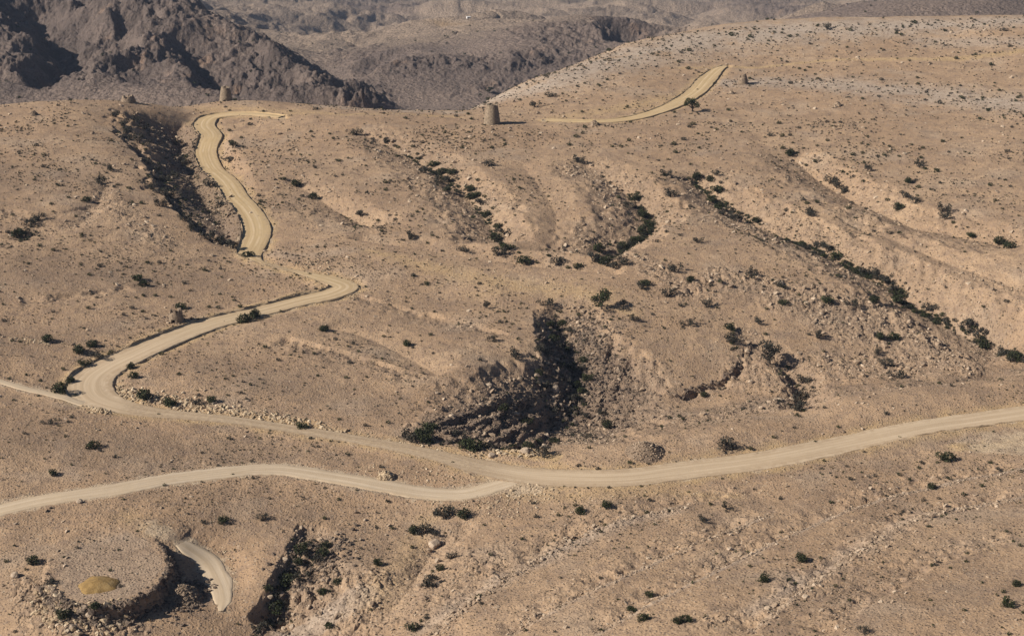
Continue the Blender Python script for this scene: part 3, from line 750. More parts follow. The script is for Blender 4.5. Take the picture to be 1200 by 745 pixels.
# slopes and spurs far behind
fo_ = smooth((fY - 1600) / 500)
far.H += (1 - .7 * crag) * fo_ * (26.0 * (ridged(fX / 420.0 + .3 * perlin(fX / 200, fY / 200, 141), fY / 700.0, 142, 4, 0.5) - 1.2))
far.H -= (1 - .7 * crag) * smooth((fY - 1450) / 300) * 2.2 * np.exp(-(perlin(fX / 90.0 + .5 * perlin(fX / 60, fY / 60, 144), fY / 260.0, 143) / .06) ** 2)
far.H += (1 - crag) * fo_ * 3.0 * (ridged(fX / 48.0, fY / 60.0, 145, 4, 0.55) - 1.2)
# steep right-hand flanks that stay in the shade
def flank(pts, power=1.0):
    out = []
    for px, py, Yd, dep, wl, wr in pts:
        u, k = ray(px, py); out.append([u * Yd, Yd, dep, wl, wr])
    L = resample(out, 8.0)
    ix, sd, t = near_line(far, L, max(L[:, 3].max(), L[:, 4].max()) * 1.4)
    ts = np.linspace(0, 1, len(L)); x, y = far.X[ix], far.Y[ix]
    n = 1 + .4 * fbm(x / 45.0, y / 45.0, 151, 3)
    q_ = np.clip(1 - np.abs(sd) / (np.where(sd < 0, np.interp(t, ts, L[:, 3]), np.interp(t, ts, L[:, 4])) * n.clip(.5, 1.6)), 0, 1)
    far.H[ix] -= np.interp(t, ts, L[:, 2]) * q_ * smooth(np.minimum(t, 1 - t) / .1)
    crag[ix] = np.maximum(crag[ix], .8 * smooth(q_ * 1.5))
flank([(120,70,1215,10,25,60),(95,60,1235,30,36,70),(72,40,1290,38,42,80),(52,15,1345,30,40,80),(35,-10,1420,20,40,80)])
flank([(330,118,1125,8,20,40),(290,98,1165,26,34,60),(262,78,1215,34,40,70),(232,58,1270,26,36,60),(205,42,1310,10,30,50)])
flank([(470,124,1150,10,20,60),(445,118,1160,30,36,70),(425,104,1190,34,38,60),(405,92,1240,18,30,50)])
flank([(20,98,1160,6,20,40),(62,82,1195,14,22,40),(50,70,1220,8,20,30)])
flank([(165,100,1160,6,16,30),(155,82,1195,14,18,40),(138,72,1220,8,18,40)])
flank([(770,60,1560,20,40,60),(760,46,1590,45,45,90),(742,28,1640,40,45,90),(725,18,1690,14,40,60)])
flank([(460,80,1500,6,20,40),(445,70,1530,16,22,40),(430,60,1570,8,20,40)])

def mountain_material():
    m, nt, b = nodes_of('weathered mountain rock')
    co = coords(nt)
    a = attr(nt, 'masks'); sep = nt.nodes.new('ShaderNodeSeparateColor'); nt.links.new(a.outputs['Color'], sep.inputs[0])
    n1 = noise(nt, co, 0.006, 5, 0.6); n2 = noise(nt, co, 0.05, 5, 0.65); n3 = noise(nt, co, 0.4, 4, 0.6)
    c = mixc(nt, ramp(nt, n1, 0.35, 0.65), (0.150, 0.114, 0.097), (0.240, 0.180, 0.145))
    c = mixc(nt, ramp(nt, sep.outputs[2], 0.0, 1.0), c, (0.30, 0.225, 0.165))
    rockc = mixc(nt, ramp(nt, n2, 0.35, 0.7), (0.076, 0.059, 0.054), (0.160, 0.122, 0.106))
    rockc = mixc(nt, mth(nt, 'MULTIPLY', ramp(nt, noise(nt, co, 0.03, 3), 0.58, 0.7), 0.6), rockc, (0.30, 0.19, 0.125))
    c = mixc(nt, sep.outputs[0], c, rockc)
    c = mixc(nt, mth(nt, 'MULTIPLY', ramp(nt, n3, 0.42, 0.66), 0.72), c, (0.085, 0.066, 0.055))
    c = mixc(nt, mth(nt, 'MULTIPLY', sep.outputs[1], 0.8), c, (0.36, 0.235, 0.12))
    nt.links.new(c, b.inputs['Base Color'])
    h = mth(nt, 'ADD', noise(nt, co, 0.25, 5, 0.65), mth(nt, 'MULTIPLY', voro(nt, co, 0.35), 0.2))
    bump(nt, h, 1.0, 3.2, b)
    return m
pale_far = np.zeros_like(crag)
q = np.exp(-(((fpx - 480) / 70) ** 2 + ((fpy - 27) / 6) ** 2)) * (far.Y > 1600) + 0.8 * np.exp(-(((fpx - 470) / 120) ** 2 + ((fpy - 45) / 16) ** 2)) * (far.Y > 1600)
pale_far = np.clip(np.maximum(q, .75 * smooth((far.Y - 1480) / 250) * (1 - crag)), 0, 1)  # lighter tone on the slopes and hills far behind
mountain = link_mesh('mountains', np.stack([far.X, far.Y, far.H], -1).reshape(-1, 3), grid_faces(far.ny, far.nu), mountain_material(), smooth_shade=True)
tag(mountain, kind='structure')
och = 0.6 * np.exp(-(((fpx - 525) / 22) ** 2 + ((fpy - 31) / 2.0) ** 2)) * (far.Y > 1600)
add_attr(mountain, 'masks', np.stack([np.clip(crag, 0, 1), och, pale_far, np.ones_like(crag)], -1).reshape(-1, 4), 'FLOAT_COLOR')

# the air: thin haze that only tells over a kilometre or more
if HAZE:
    hx0, hx1 = far.X.min() - 20, far.X.max() + 20
    hy0, hy1 = -60.0, far.Y.max() + 20
    hz0, hz1 = min(far.H.min(), land.H.min()) - 1.0, max(far.H.max(), CAMZ) + 30.0
    hv = np.array([[x, y, z] for z in (hz0, hz1) for y in (hy0, hy1) for x in (hx0, hx1)])
    hf = np.array([[0, 2, 3, 1], [4, 5, 7, 6], [0, 1, 5, 4], [2, 6, 7, 3], [0, 4, 6, 2], [1, 3, 7, 5]])
    hm = bpy.data.materials.new('thin haze'); hm.use_nodes = True
    hn = hm.node_tree; hn.nodes.clear()
    ho = hn.nodes.new('ShaderNodeOutputMaterial'); hp = hn.nodes.new('ShaderNodeVolumePrincipled')
    hp.inputs['Color'].default_value = (0.60, 0.73, 1.0, 1)
    hp.inputs['Density'].default_value = HAZE
    hp.inputs['Anisotropy'].default_value = 0.0
    hn.links.new(hp.outputs[0], ho.inputs['Volume'])
    hz = link_mesh('haze', hv, hf, hm)
    tag(hz, kind='stuff')
# ------------------------------------------------------------------ towers, cairns and heaps built of stone
def ground_pt(px, py, ymin=0):
    h = land.hit(px, py, ymin)
    return h if h is not None else far.hit(px, py, 900)
def px_m(p):
    """metres per photo pixel at a world point"""
    return (p[1] * CP - (p[2] - CAMZ) * SP) / FPX
M_tower = plain_stone('coursed tan masonry', (0.175, 0.132, 0.094), (0.262, 0.200, 0.142), (0.340, 0.265, 0.190), 1.3, 0.9)
M_ruin = plain_stone('weathered brown masonry', (0.150, 0.112, 0.082), (0.255, 0.190, 0.135), (0.350, 0.265, 0.190), 1.3, 1.0)
M_rubble = plain_stone('loose tan stones', (0.195, 0.140, 0.098), (0.345, 0.255, 0.178), (0.480, 0.375, 0.275), 1.0, 0.5, True)
M_palerub = plain_stone('freshly broken pale stones', (0.300, 0.220, 0.140), (0.440, 0.335, 0.220), (0.570, 0.460, 0.330), 1.0, 0.5, True)
M_boulder = plain_stone('pale limestone boulder', (0.270, 0.205, 0.150), (0.400, 0.310, 0.230), (0.500, 0.400, 0.300), 0.7, 0.9)
M_yellow = plain_stone('heaped yellow earth', (0.205, 0.130, 0.052), (0.300, 0.192, 0.076), (0.365, 0.245, 0.108), 0.6, 0.9)

def masonry(name, r0, r1, h, seed, ragged, mat, parent, door=None, lean=0.0):
    """a ring wall of rough courses: outside, broken top and hollow inside in one skin. door = (angle, half width, height)"""
    rg = np.random.default_rng(seed)
    ns, nc = 44, max(6, int(h / 0.28))
    ang = np.linspace(0, 2 * math.pi, ns, endpoint=False)
    topn = 1 - ragged * np.clip(0.35 + fbm(np.cos(ang) * 1.3 + 9, np.sin(ang) * 1.3 + seed, seed, 3) + lean * np.cos(ang - math.pi * 0.9), 0, 1)
    rows = []
    rows.append(np.stack([np.cos(ang) * r0 * 1.02, np.sin(ang) * r0 * 1.02, np.full(ns, -1.6)], 1))
    for j in range(nc + 1):
        f = j / nc
        for e in (0.0, 0.75):
            ff = min(1, (j + e) / nc)
            r = r0 + (r1 - r0) * ff + 0.05 * math.sin(ff * 3.1) * r0
            stone_ = rg.normal(0, 0.022, ns) * r0 * 0.45
            groove = -0.035 if e else 0.0
            z = h * ff * np.ones(ns)
            z = np.minimum(z, h * topn - 0.02 * (1 - ff))
            rows.append(np.stack([np.cos(ang) * (r + stone_ + groove), np.sin(ang) * (r + stone_ + groove), z], 1))
    rin = r1 * 0.62
    rows.append(np.stack([np.cos(ang) * rin, np.sin(ang) * rin, h * topn - 0.05 + rg.normal(0, .05, ns)], 1))
    rows.append(np.stack([np.cos(ang) * rin * 0.92, np.sin(ang) * rin * 0.92, h * topn * 0.72], 1))
    V = np.vstack(rows)
    nr = len(rows)
    i = np.arange(nr - 1)[:, None] * ns; k = np.arange(ns)[None]; k2 = (k + 1) % ns
    Fq = np.stack([i + k, i + k2, i + ns + k2, i + ns + k], -1)
    if door:
        da, dw, dh = door
        mid = (ang + math.pi / ns - da + math.pi) % (2 * math.pi) - math.pi
        zr = np.array([r[:, 2].mean() for r in rows])
        rowm = (zr[:-1] >= -0.01) & (zr[1:] <= dh) & (np.arange(nr - 1) < nr - 3)
        cut = rowm[:, None] & (np.abs(mid) * r0 < dw)[None]
        Fq = Fq[~cut]
    else:
        Fq = Fq.reshape(-1, 4)
    n0 = len(V)
    V = np.vstack([V, [[0, 0, h * topn.mean() * 0.66]]])
    last = (nr - 1) * ns
    T = np.stack([last + np.arange(ns), last + (np.arange(ns) + 1) % ns, np.full(ns, n0)], 1)
    return link_mesh(name, V, Fq, mat, parent, tris=T)

def stone_batch(P, S, seed, flat=0.75):
    """rough six-cornered stones: centres P (n x 3), radii S (n) -> verts, tris"""
    rg = np.random.default_rng(seed)
    n = len(P)
    b = np.array([[1, 0, 0], [0, 1, 0], [-1, 0, 0], [0, -1, 0], [.55, .5, .8], [-.5, .45, .85], [-.5, -.55, .75], [.5, -.5, .85], [0, 0, -.7]], float)
    T = np.array([[0, 1, 4], [1, 5, 4], [1, 2, 5], [2, 6, 5], [2, 3, 6], [3, 7, 6], [3, 0, 7], [0, 4, 7], [4, 5, 6], [4, 6, 7], [1, 0, 8], [2, 1, 8], [3, 2, 8], [0, 3, 8]])
    V = b[None] * (1 + rg.normal(0, 0.2, (n, 9, 3)))
    V = V * np.stack([np.ones(n), rg.uniform(.6, 1, n), flat * rg.uniform(.55, 1.1, n)], 1)[:, None]
    a = rg.uniform(0, 6.283, n); c, s = np.cos(a), np.sin(a)
    tilt = rg.normal(0, .3, n)
    x = V[..., 0] * c[:, None] - V[..., 1] * s[:, None]; y = V[..., 0] * s[:, None] + V[..., 1] * c[:, None]
    z = V[..., 2] + x * tilt[:, None]
    V = np.stack([x, y, z], -1) * S[:, None, None] + P[:, None]
    return V.reshape(-1, 3), (np.arange(n)[:, None, None] * 9 + T[None]).reshape(-1, 3)

def tower(px, py, wpx, hpx, top, seed, ragged, mat, label, door_side=None, lean=0.0, name='stone_tower'):
    p = ground_pt(px, py)
    m = px_m(p)
    r0 = wpx * m / 2; h = hpx * m / 0.97
    c = p + np.array([0, r0 * 0.7, 0]); c[2] = float(land.at(c[0], c[1]))
    c[2] = min(c[2], p[2])
    t = empty(name, c); tag(t, label, 'tower', 'beehive towers on the hills')
    if door_side is not None:
        dh, dw = 1.35, 0.62
        masonry('wall', r0, r0 * top, h, seed, ragged, mat, t, (door_side, dw, dh), lean)
        # passage behind the opening
        w2, d = 0.72, r0 * 0.8
        hv = np.array([[-w2, 0, -.3], [w2, 0, -.3], [w2, 0, dh + .12], [-w2, 0, dh + .12], [-w2, -d, -.3], [w2, -d, -.3], [w2, -d, dh + .12], [-w2, -d, dh + .12]])
        hf = np.array([[0, 3, 7, 4], [1, 5, 6, 2], [3, 2, 6, 7], [0, 4, 5, 1], [4, 7, 6, 5]])
        do = link_mesh('doorway', hv, hf, M_ruin, t)
        a = door_side - math.pi / 2
        do.rotation_euler = (0, 0, a)
        do.location = (math.cos(door_side) * (r0 - .22), math.sin(door_side) * (r0 - .22), 0)
    else:
        masonry('wall', r0, r0 * top, h, seed, ragged, mat, t, None, lean)
    # stones fallen round the foot
    rg = np.random.default_rng(seed + 5)
    n = 70
    a = rg.uniform(0, 6.283, n); rr = r0 * (1 + np.abs(rg.normal(0, .35, n)))
    P = np.stack([np.cos(a) * rr, np.sin(a) * rr], 1)
    P = np.column_stack([P, land.at(P[:, 0] + c[0], P[:, 1] + c[1]) - c[2] + 0.05])
    V, T = stone_batch(P, rg.uniform(.14, .4, n), seed)
    link_mesh('fallen_stones', V, None, M_rubble, t, tris=T)['kind'] = 'stuff'
    return t
FRONT = -math.pi / 2
tower(264, 119.0, 15.5, 17.0, 0.60, 31, 0.10, M_tower, 'tall intact tan stone tower on the crest beyond the top road bend', FRONT - 0.12)
tower(576.5, 146.2, 19.5, 23, 0.63, 32, 0.10, M_tower, 'tall intact stone tower with dark right edge left of the yellow track', None)
tower(205.5, 378.5, 17.5, 15.5, 0.70, 33, 0.42, M_ruin, 'broken brown stone tower above the road on the near left slope', FRONT - 0.35, 0.35)
tower(871, 99.2, 12.5, 11.5, 0.55, 34, 0.5, M_ruin, 'crumbled cone of a stone tower right of the yellow track end', None, 0.5)
tower(149, 120.5, 18, 8.5, 0.62, 35, 0.5, M_ruin, 'low collapsed stone tower on the skyline of the left hill', None, 0.2)

def heap(px, py, wpx, hpx, seed, name, label, cat, group, mat=None, smax=0.45, squash=1.0, n=None):
    p = ground_pt(px, py); m = px_m(p)
    r = wpx * m / 2; h = hpx * m
    rg = np.random.default_rng(seed)
    n = n or int(90 + 16 * r * r)
    q = np.sqrt(rg.uniform(0, 1, n)); a = rg.uniform(0, 6.283, n)
    c = p + np.array([0, r * 0.5 * squash, 0])
    x = np.cos(a) * q * r; y = np.sin(a) * q * r * squash
    z = land.at(c[0] + x, c[1] + y); c[2] = z.min()
    P = np.column_stack([x, y, z - c[2] + h * (1 - q) ** 0.85 - 0.05])
    S = rg.uniform(.35, 1, n) ** 1.6 * smax
    V, T = stone_batch(P, S, seed)
    # the packed core the stones lie on
    k = 24; ca = np.linspace(0, 6.2832, k, endpoint=False)
    rings = []
    for f in (1.08, .8, .5, .2):
        xx = np.cos(ca) * r * f; yy = np.sin(ca) * r * f * squash
        zz = land.at(c[0] + xx, c[1] + yy) - c[2] + h * max(0, 1 - f) ** .85 - (0.35 if f > 1 else 0.1)
        rings.append(np.stack([xx, yy, zz], 1))
    rings.append(np.array([[0, 0, rings[-1][:, 2].max() + .05]]))
    o0 = len(V); core = np.vstack(rings)
    ii = np.arange(3)[:, None] * k; kk = np.arange(k)[None]
    Q = (np.stack([ii + kk, ii + (kk + 1) % k, ii + k + (kk + 1) % k, ii + k + kk], -1).reshape(-1, 4)) + o0
    T2 = np.stack([3 * k + np.arange(k), 3 * k + (np.arange(k) + 1) % k, np.full(k, 4 * k)], 1) + o0
    o = link_mesh(name, np.vstack([V, core]), Q, mat or M_rubble, None, tris=np.vstack([T, T2]))
    o.location = c
    return tag(o, label, cat, group)
heap(857, 110.5, 7, 5.5, 41, 'cairn', 'small pointed stone cairn just below the crumbled tower cone', 'cairn', 'stone cairns')
heap(981, 125, 11, 6, 42, 'cairn', 'low grey cairn alone on the far right hillside', 'cairn', 'stone cairns')
heap(696, 147.5, 14, 6, 43, 'cairn', 'wide low cairn where the yellow track fades out', 'cairn', 'stone cairns')
heap(39, 135.5, 10, 6, 44, 'cairn', 'dark little cairn on top of the far left hill', 'cairn', 'stone cairns', M_ruin)
heap(756, 535, 48, 14, 45, 'rubble_mound', 'tan heap of loose rubble on the ridge above the road junction', 'stone heap', None, None, .34)
heap(452, 562, 22, 9, 46, 'spoil_heap', 'small pale spoil heap between the two joining tracks', 'stone heap', None, M_palerub, .4)
heap(214, 704, 46, 16, 47, 'rubble_slope', 'brown rubble cone below the rim of the round earth platform', 'stone heap', None, M_ruin, .5, 1.0, 420)

# the low dome of yellow earth in the middle of the platform
p = ground_pt(115, 685); m = px_m(p); rx = 23.5 * m
k = 40; ca = np.linspace(0, 6.2832, k, endpoint=False); rings = []
for f in (1.06, 1.0, .85, .65, .4, .18):
    wv = f * (1 + .16 * perlin(np.cos(ca) * 1.6 + 3, np.sin(ca) * 1.6 + 5, 66))
    xx = np.cos(ca) * rx * wv; yy = np.sin(ca) * rx * .93 * wv
    zz = land.at(p[0] + xx, p[1] + yy) - p[2] + 1.1 * (max(0, 1 - f * f)) ** 1.1 + (.14 * perlin(xx / .9, yy / .9, 67)) - (0.25 if f > 1 else 0)
    rings.append(np.stack([xx, yy, zz], 1))
rings.append(np.array([[0, 0, rings[-1][:, 2].max() + .03]]))
ii = np.arange(5)[:, None] * k; kk = np.arange(k)[None]
Q = np.stack([ii + kk, ii + (kk + 1) % k, ii + k + (kk + 1) % k, ii + k + kk], -1).reshape(-1, 4)
T2 = np.stack([5 * k + np.arange(k), 5 * k + (np.arange(k) + 1) % k, np.full(k, 6 * k)], 1)
o = link_mesh('earth_mound', np.vstack(rings), Q, M_yellow, None, True, tris=T2); o.location = p
tag(o, 'low yellow earth mound in the middle of the round platform', 'mound')

# single boulders
def boulder_mesh(seed):
    import bmesh
    bm = bmesh.new(); bmesh.ops.create_icosphere(bm, subdivisions=3, radius=1.0)
    rg = np.random.default_rng(seed); pl = rg.normal(0, 1, (13, 3)); pl /= np.linalg.norm(pl, axis=1)[:, None]; dd = rg.uniform(.6, .92, 13)
    for v in bm.verts:
        c = np.array(v.co)
        for q, d_ in zip(pl, dd):
            e = c @ q - d_
            if e > 0: c = c - q * e * .93
        c *= 1 + .05 * float(perlin(np.array([c[0] * 3 + seed]), np.array([c[1] * 3 + c[2] * 2]), 5)[0])
        v.co = c
    me = bpy.data.meshes.new('boulder'); bm.to_mesh(me); bm.free(); me.materials.append(M_boulder)
    return me
BM = [boulder_mesh(s) for s in range(4)]
for i, (px, py, wpx, asp, lab) in enumerate([
    (650, 459, 14, .95, 'largest pale boulder in the shade of the dark gully'),
    (657, 478, 10, .95, 'pale boulder under the largest one in the dark gully'),
    (648, 468, 8, .8, 'small tan boulder wedged between two pale boulders in the gully'),
    (509, 641, 17, .75, 'pale boulder beside dark bushes below the road junction'),
    (518, 638, 8, .8, 'small boulder touching the pale boulder below the road junction'),
    (77, 720, 14, .9, 'pinkish boulder under the left rim of the round platform'),
    (83, 737, 12, .7, 'white-grey boulder below the left rim of the round platform'),
    (104, 722, 10, .9, 'upright tan boulder under the front rim of the platform'),
    (118, 724, 9, .9, 'tan boulder between bushes under the front rim of the platform'),
    (17, 676, 12, .7, 'orange-tan boulder at the left edge near the platform'),
    (93, 589, 9, .7, 'pale boulder lying just below the lower track'),
    (343, 737, 10, .9, 'cream boulder beside the near gully at the picture bottom'),
    (577, 536, 12, .6, 'cream boulder on the road bank under the dark gully'),
    (616, 531, 14, .6, 'cream boulder at the right end of the road bank'),
    (638, 524, 9, .7, 'tan boulder behind the bush on the road bank'),
    (687, 628, 7, .6, 'pale slab on the near hillside below the junction'),
    (636, 656, 8, .6, 'pale slab lower on the near hillside')]):
    p = ground_pt(px, py)
    r = wpx * px_m(p) / 2
    o = bpy.data.objects.new('boulder', BM[i % 4]); COL.objects.link(o)
    o.location = p + np.array([0, r * .4, r * .3]); o.rotation_euler = (0, 0, i * 1.7); o.scale = (r, r * .85, r * asp)
    tag(o, lab, 'boulder', 'pale boulders')

# ------------------------------------------------------------------ loose stones: nobody could count them
def scatter(n, ymin, ymax, seed):
    rg = np.random.default_rng(seed)
    y = np.sqrt(rg.uniform(ymin ** 2, ymax ** 2, n)); u = rg.uniform(-.43, .43, n)
    return u * y, y, rg
def rocks(name, X_, Y_, S_, mat, seed, flat=0.75):
    z = land.at(X_, Y_) - S_ * 0.05
    V, T = stone_batch(np.stack([X_, Y_, z], 1), S_, seed, flat)
    return tag(link_mesh(name, V, None, mat, None, tris=T), kind='stuff')
x, y, rg = scatter(NSTONE * 3, 245, 860, 201)
keep = rg.uniform(0, 1, len(x)) < (0.10 + 0.75 * np.clip(fbm((x / 26).astype(np.float32), (y / 26).astype(np.float32), 51, 3), 0, 1) + 0.7 * land.at(x, y, rock)) * (1 - .93 * land.at(x, y, inroad)) * (300.0 / y).clip(.3, 1)
x, y = x[keep][:NSTONE], y[keep][:NSTONE]
rocks('stones', x, y, (0.12 + 0.17 * rg.pareto(2.6, len(x))).clip(.1, .95) * (0.8 + 0.5 * land.at(x, y, rock)) * (y / 450).clip(.8, 1.5), M_rubble, 202)
def surf_line(pts):
    """photo pixels on the finished ground -> world polyline"""
    out = []
    for p in pts:
        h = land.hit(p[0], p[1])
        if h is not None: out.append([h[0], h[1]] + list(p[2:]))
    return resample(out, 1.0)
def along(specs, seed):
    rg = np.random.default_rng(seed); xs, ys, ss = [], [], []
    for pts, n, s0, s1 in specs:
        L = surf_line(pts); j = rg.integers(0, len(L), n)
        xs.append(L[j, 0] + rg.normal(0, .55, n) * L[j, 2]); ys.append(L[j, 1] + rg.normal(0, .8, n) * L[j, 2]); ss.append(s0 + (s1 - s0) * rg.uniform(0, 1, n) ** 2.6)
    return tuple(map(np.concatenate, (xs, ys, ss)))
# angular rock where bedrock breaks out
x, y, rg = scatter(500000, 250, 800, 206)
keep = rg.uniform(0, 1, len(x)) < (land.at(x, y, rock) - .25).clip(0) * 1.1 * (1 - land.at(x, y, inroad)) * (340.0 / y).clip(.4, 1) * np.clip(.5 + 1.1 * fbm((x / 7).astype(np.float32), (y / 7).astype(np.float32), 55, 3), .02, 1)
x, y = x[keep][:NSTONE], y[keep][:NSTONE]
sz = (0.16 + 0.14 * rg.pareto(2.6, len(x))).clip(.15, .85) * (y / 450).clip(.85, 1.4)
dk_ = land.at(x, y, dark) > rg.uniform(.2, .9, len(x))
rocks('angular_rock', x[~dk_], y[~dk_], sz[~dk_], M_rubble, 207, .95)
M_darkrock = plain_stone('dark varnished and shade-toned rock', (0.085, 0.064, 0.050), (0.165, 0.122, 0.092), (0.270, 0.205, 0.150), 1.0, 0.5, True)  # dark stones, some toned to follow the painted shade of gully and flank
rocks('terrace_rock', *along([([(880,740,1.2),(925,704,1.2),(1000,650,1.4),(1080,606,1.2),(1200,582,1)],900,.15,.55),([(700,742,1.2),(800,686,1.2),(940,620,1.2),(1050,580,1.1),(1200,550,1)],700,.15,.45),([(510,742,1.5),(580,686,1.5),(680,630,1.3),(800,594,1)],800,.15,.6),([(600,742,1.2),(690,694,1.2),(800,644,1.2),(900,604,1)],600,.15,.5)], 211), M_rubble, 212, .95)
xs, ys, ss = along([([(60,700,1.0),(76,714,1.2),(110,722,1.2),(150,716,1.2)],260,.3,.9),([(200,712,3.5),(220,700,3.5),(236,685,2)],420,.2,.7),([(800,460,.8),(822,452,.8),(848,444,.8),(868,428,.8)],90,.3,.9),
                    ([(300,745,1.2),(326,705,1.2),(345,668,1.2),(353,634,1)],260,.3,.9),([(672,385,6),(695,420,11),(705,460,13),(705,495,10)],2600,.18,.7),([(180,140,8),(215,180,9),(235,220,8),(265,262,6)],700,.15,.55),
                    ([(640,400,3),(655,440,4),(660,490,5)],400,.3,1.2),([(500,512,3),(560,495,6),(620,475,6)],900,.2,.7),([(488,510,.5),(525,494,.5),(565,474,.5),(600,458,.5)],120,.3,.9),([(525,520,.5),(565,502,.5),(605,478,.5),(640,452,.5)],140,.3,1.0),([(575,526,.5),(602,508,.5),(628,486,.5),(652,470,.5)],120,.3,1.0),([(340,690,4),(370,660,5),(400,640,4)],600,.2,.7)], 208)
# blocks that stand out of the platform's wall
j = rg.integers(0, len(PAD), 1500); tt = rg.uniform(0, 1, (1500, 1))
w_ = PAD[j] * (1 - tt) + np.roll(PAD, -1, 0)[j] * tt
cen = PAD.mean(0); od = w_ - cen; od /= np.hypot(od[:, 0], od[:, 1])[:, None]
w_ = w_ + od * rg.uniform(-.5, 1.9, (1500, 1))
low = land.at(*(w_ + od * 2.5).T) < -.9
w_ = w_[low]; xs = np.concatenate([xs, w_[:, 0]]); ys = np.concatenate([ys, w_[:, 1]]); ss = np.concatenate([ss, .22 + .5 * rg.uniform(0, 1, len(w_)) ** 2])
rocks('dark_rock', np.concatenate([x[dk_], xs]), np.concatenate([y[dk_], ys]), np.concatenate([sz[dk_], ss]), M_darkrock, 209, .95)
# pale broken rock thrown up along the road cuts
xs, ys, ss = [], [], []
rg = np.random.default_rng(203)
for pts, n, smax in [([(92,472,1.2),(110,480,1.2),(126,483,.9)],110,.8),([(128,452,2),(150,462,3),(190,470,3),(225,476,2.5)],520,.75),([(150,420,1),(158,408,1.2),(180,402,1)],90,.7),([(225,477,2),(290,484,2.2),(350,498,2),(400,509,1.8)],620,.75),
                     ([(400,509,2),(450,516,2),(500,527,1.6),(540,538,1.2)],300,.45),([(590,584,2.5),(620,578,4),(650,576,3)],200,.45),([(500,590,2.5),(540,593,3),(600,600,3)],200,.4),([(404,348,1.5),(415,342,2),(424,336,1.5)],80,.5),
                     ([(550,533,1.2),(600,530,1.5),(640,530,1.2)],160,.7),([(430,548,2),(470,556,3),(520,560,3),(560,556,2)],220,.35),([(860,541,1),(940,530,1),(1020,514,1)],160,.3),([(30,399,1),(60,403,1.4),(10,396,1)],70,.5),
                     ([(48,700,2),(66,722,2.5),(100,734,2.5),(150,726,2)],260,.8),([(262,680,1.5),(268,660,1.5),(262,645,1)],70,.45),([(0,590,1),(100,574,1),(200,554,1),(280,544,1)],120,.3),([(660,600,4),(800,580,5),(900,570,5),(1000,550,4)],260,.3),
                     ([(280,255,1),(262,225,1.5),(252,240,2)],60,.6),([(480,300,3),(600,330,4),(680,340,3)],260,.3),([(330,306,1.5),(385,318,1.5),(360,305,2)],80,.5)]:
    L = surf_line(pts)
    j = rg.integers(0, len(L), n)
    xs.append(L[j, 0] + rg.normal(0, .6, n) * L[j, 2]); ys.append(L[j, 1] + rg.normal(0, .9, n) * L[j, 2]); ss.append(smax * (.3 + .7 * rg.uniform(0, 1, n) ** 2.2))
xs, ys, ss = map(np.concatenate, (xs, ys, ss))
k = land.at(xs, ys, inroad) < .4
rocks('broken_rock', xs[k], ys[k], ss[k], M_palerub, 204, .85)
# ------------------------------------------------------------------ shrubs and trees
def leaf_material(name, cols):
    m, nt, b = nodes_of(name)
    geo = nt.nodes.new('ShaderNodeNewGeometry')
    oi = nt.nodes.new('ShaderNodeObjectInfo')
    f = geo.outputs['Random Per Island']
    c = mixc(nt, ramp(nt, f, 0.0, 0.55), cols[0], cols[1])
    c = mixc(nt, ramp(nt, f, 0.6, 1.0), c, cols[2])
    c = mixc(nt, mth(nt, 'MULTIPLY', oi.outputs['Random'], 0.45), c, cols[3])
    nt.links.new(c, b.inputs['Base Color'])
    b.inputs['Roughness'].default_value = 0.7
    return m
M_green = leaf_material('dark green leaves', [(0.016, 0.021, 0.008), (0.030, 0.037, 0.014), (0.055, 0.062, 0.024), (0.036, 0.034, 0.019)])
M_grey = leaf_material('grey thorny twigs', [(0.024, 0.022, 0.017), (0.042, 0.039, 0.030), (0.080, 0.074, 0.058), (0.050, 0.044, 0.032)])
M_wood, _nt, _b = nodes_of('dry wood'); _b.inputs['Base Color'].default_value = (0.075, 0.058, 0.045, 1)

def leaf_cloud(blobs, n, size, seed, upright=0.0):
    """n small leaf faces spread through the volumes of blobs (x, y, z, rx, rz)"""
    rg = np.random.default_rng(seed)
    B = np.array(blobs); wgt = B[:, 3] ** 2 * B[:, 4]; j = rg.choice(len(B), n, p=wgt / wgt.sum())
    d = rg.normal(0, 1, (n, 3)); d /= np.linalg.norm(d, axis=1)[:, None]
    r = rg.uniform(0.15, 1, n) ** 0.45
    P = B[j, :3] + d * r[:, None] * np.stack([B[j, 3], B[j, 3], B[j, 4]], 1)
    P[:, 2] = np.abs(P[:, 2])
    a = rg.normal(0, 1, (n, 3)); a[:, 2] += upright; a /= np.linalg.norm(a, axis=1)[:, None]
    b = np.cross(a, rg.normal(0, 1, (n, 3))); b /= np.linalg.norm(b, axis=1)[:, None] + 1e-9
    s = size * rg.uniform(.6, 1.4, n)[:, None]
    V = np.stack([P - a * s, P + b * s * .55, P + a * s, P - b * s * .55], 1).reshape(-1, 3)
    return V, np.arange(n * 4).reshape(-1, 4)
def sticks(segs, k=5):
    """tapered limbs (p0, p1, r0, r1)"""
    V = []; F = []
    for p0, p1, r0, r1 in segs:
        p0, p1 = np.array(p0, float), np.array(p1, float)
        d = p1 - p0; d /= np.linalg.norm(d)
        e = np.cross(d, [0.3, 1, 0.2]); e /= np.linalg.norm(e); f = np.cross(d, e)
        o = len(V) * 1
        for c, r in ((p0, r0), (p1, r1)):
            for q in range(k):
                t = 6.2832 * q / k
                V.append(c + r * (e * math.cos(t) + f * math.sin(t)))
        for q in range(k): F.append([o + q, o + (q + 1) % k, o + k + (q + 1) % k, o + k + q])
    return np.array(V), np.array(F)
def mesh_of(name, V, F, mat):
    o = link_mesh(name, V, F, mat); me = o.data
    bpy.data.objects.remove(o)
    return me
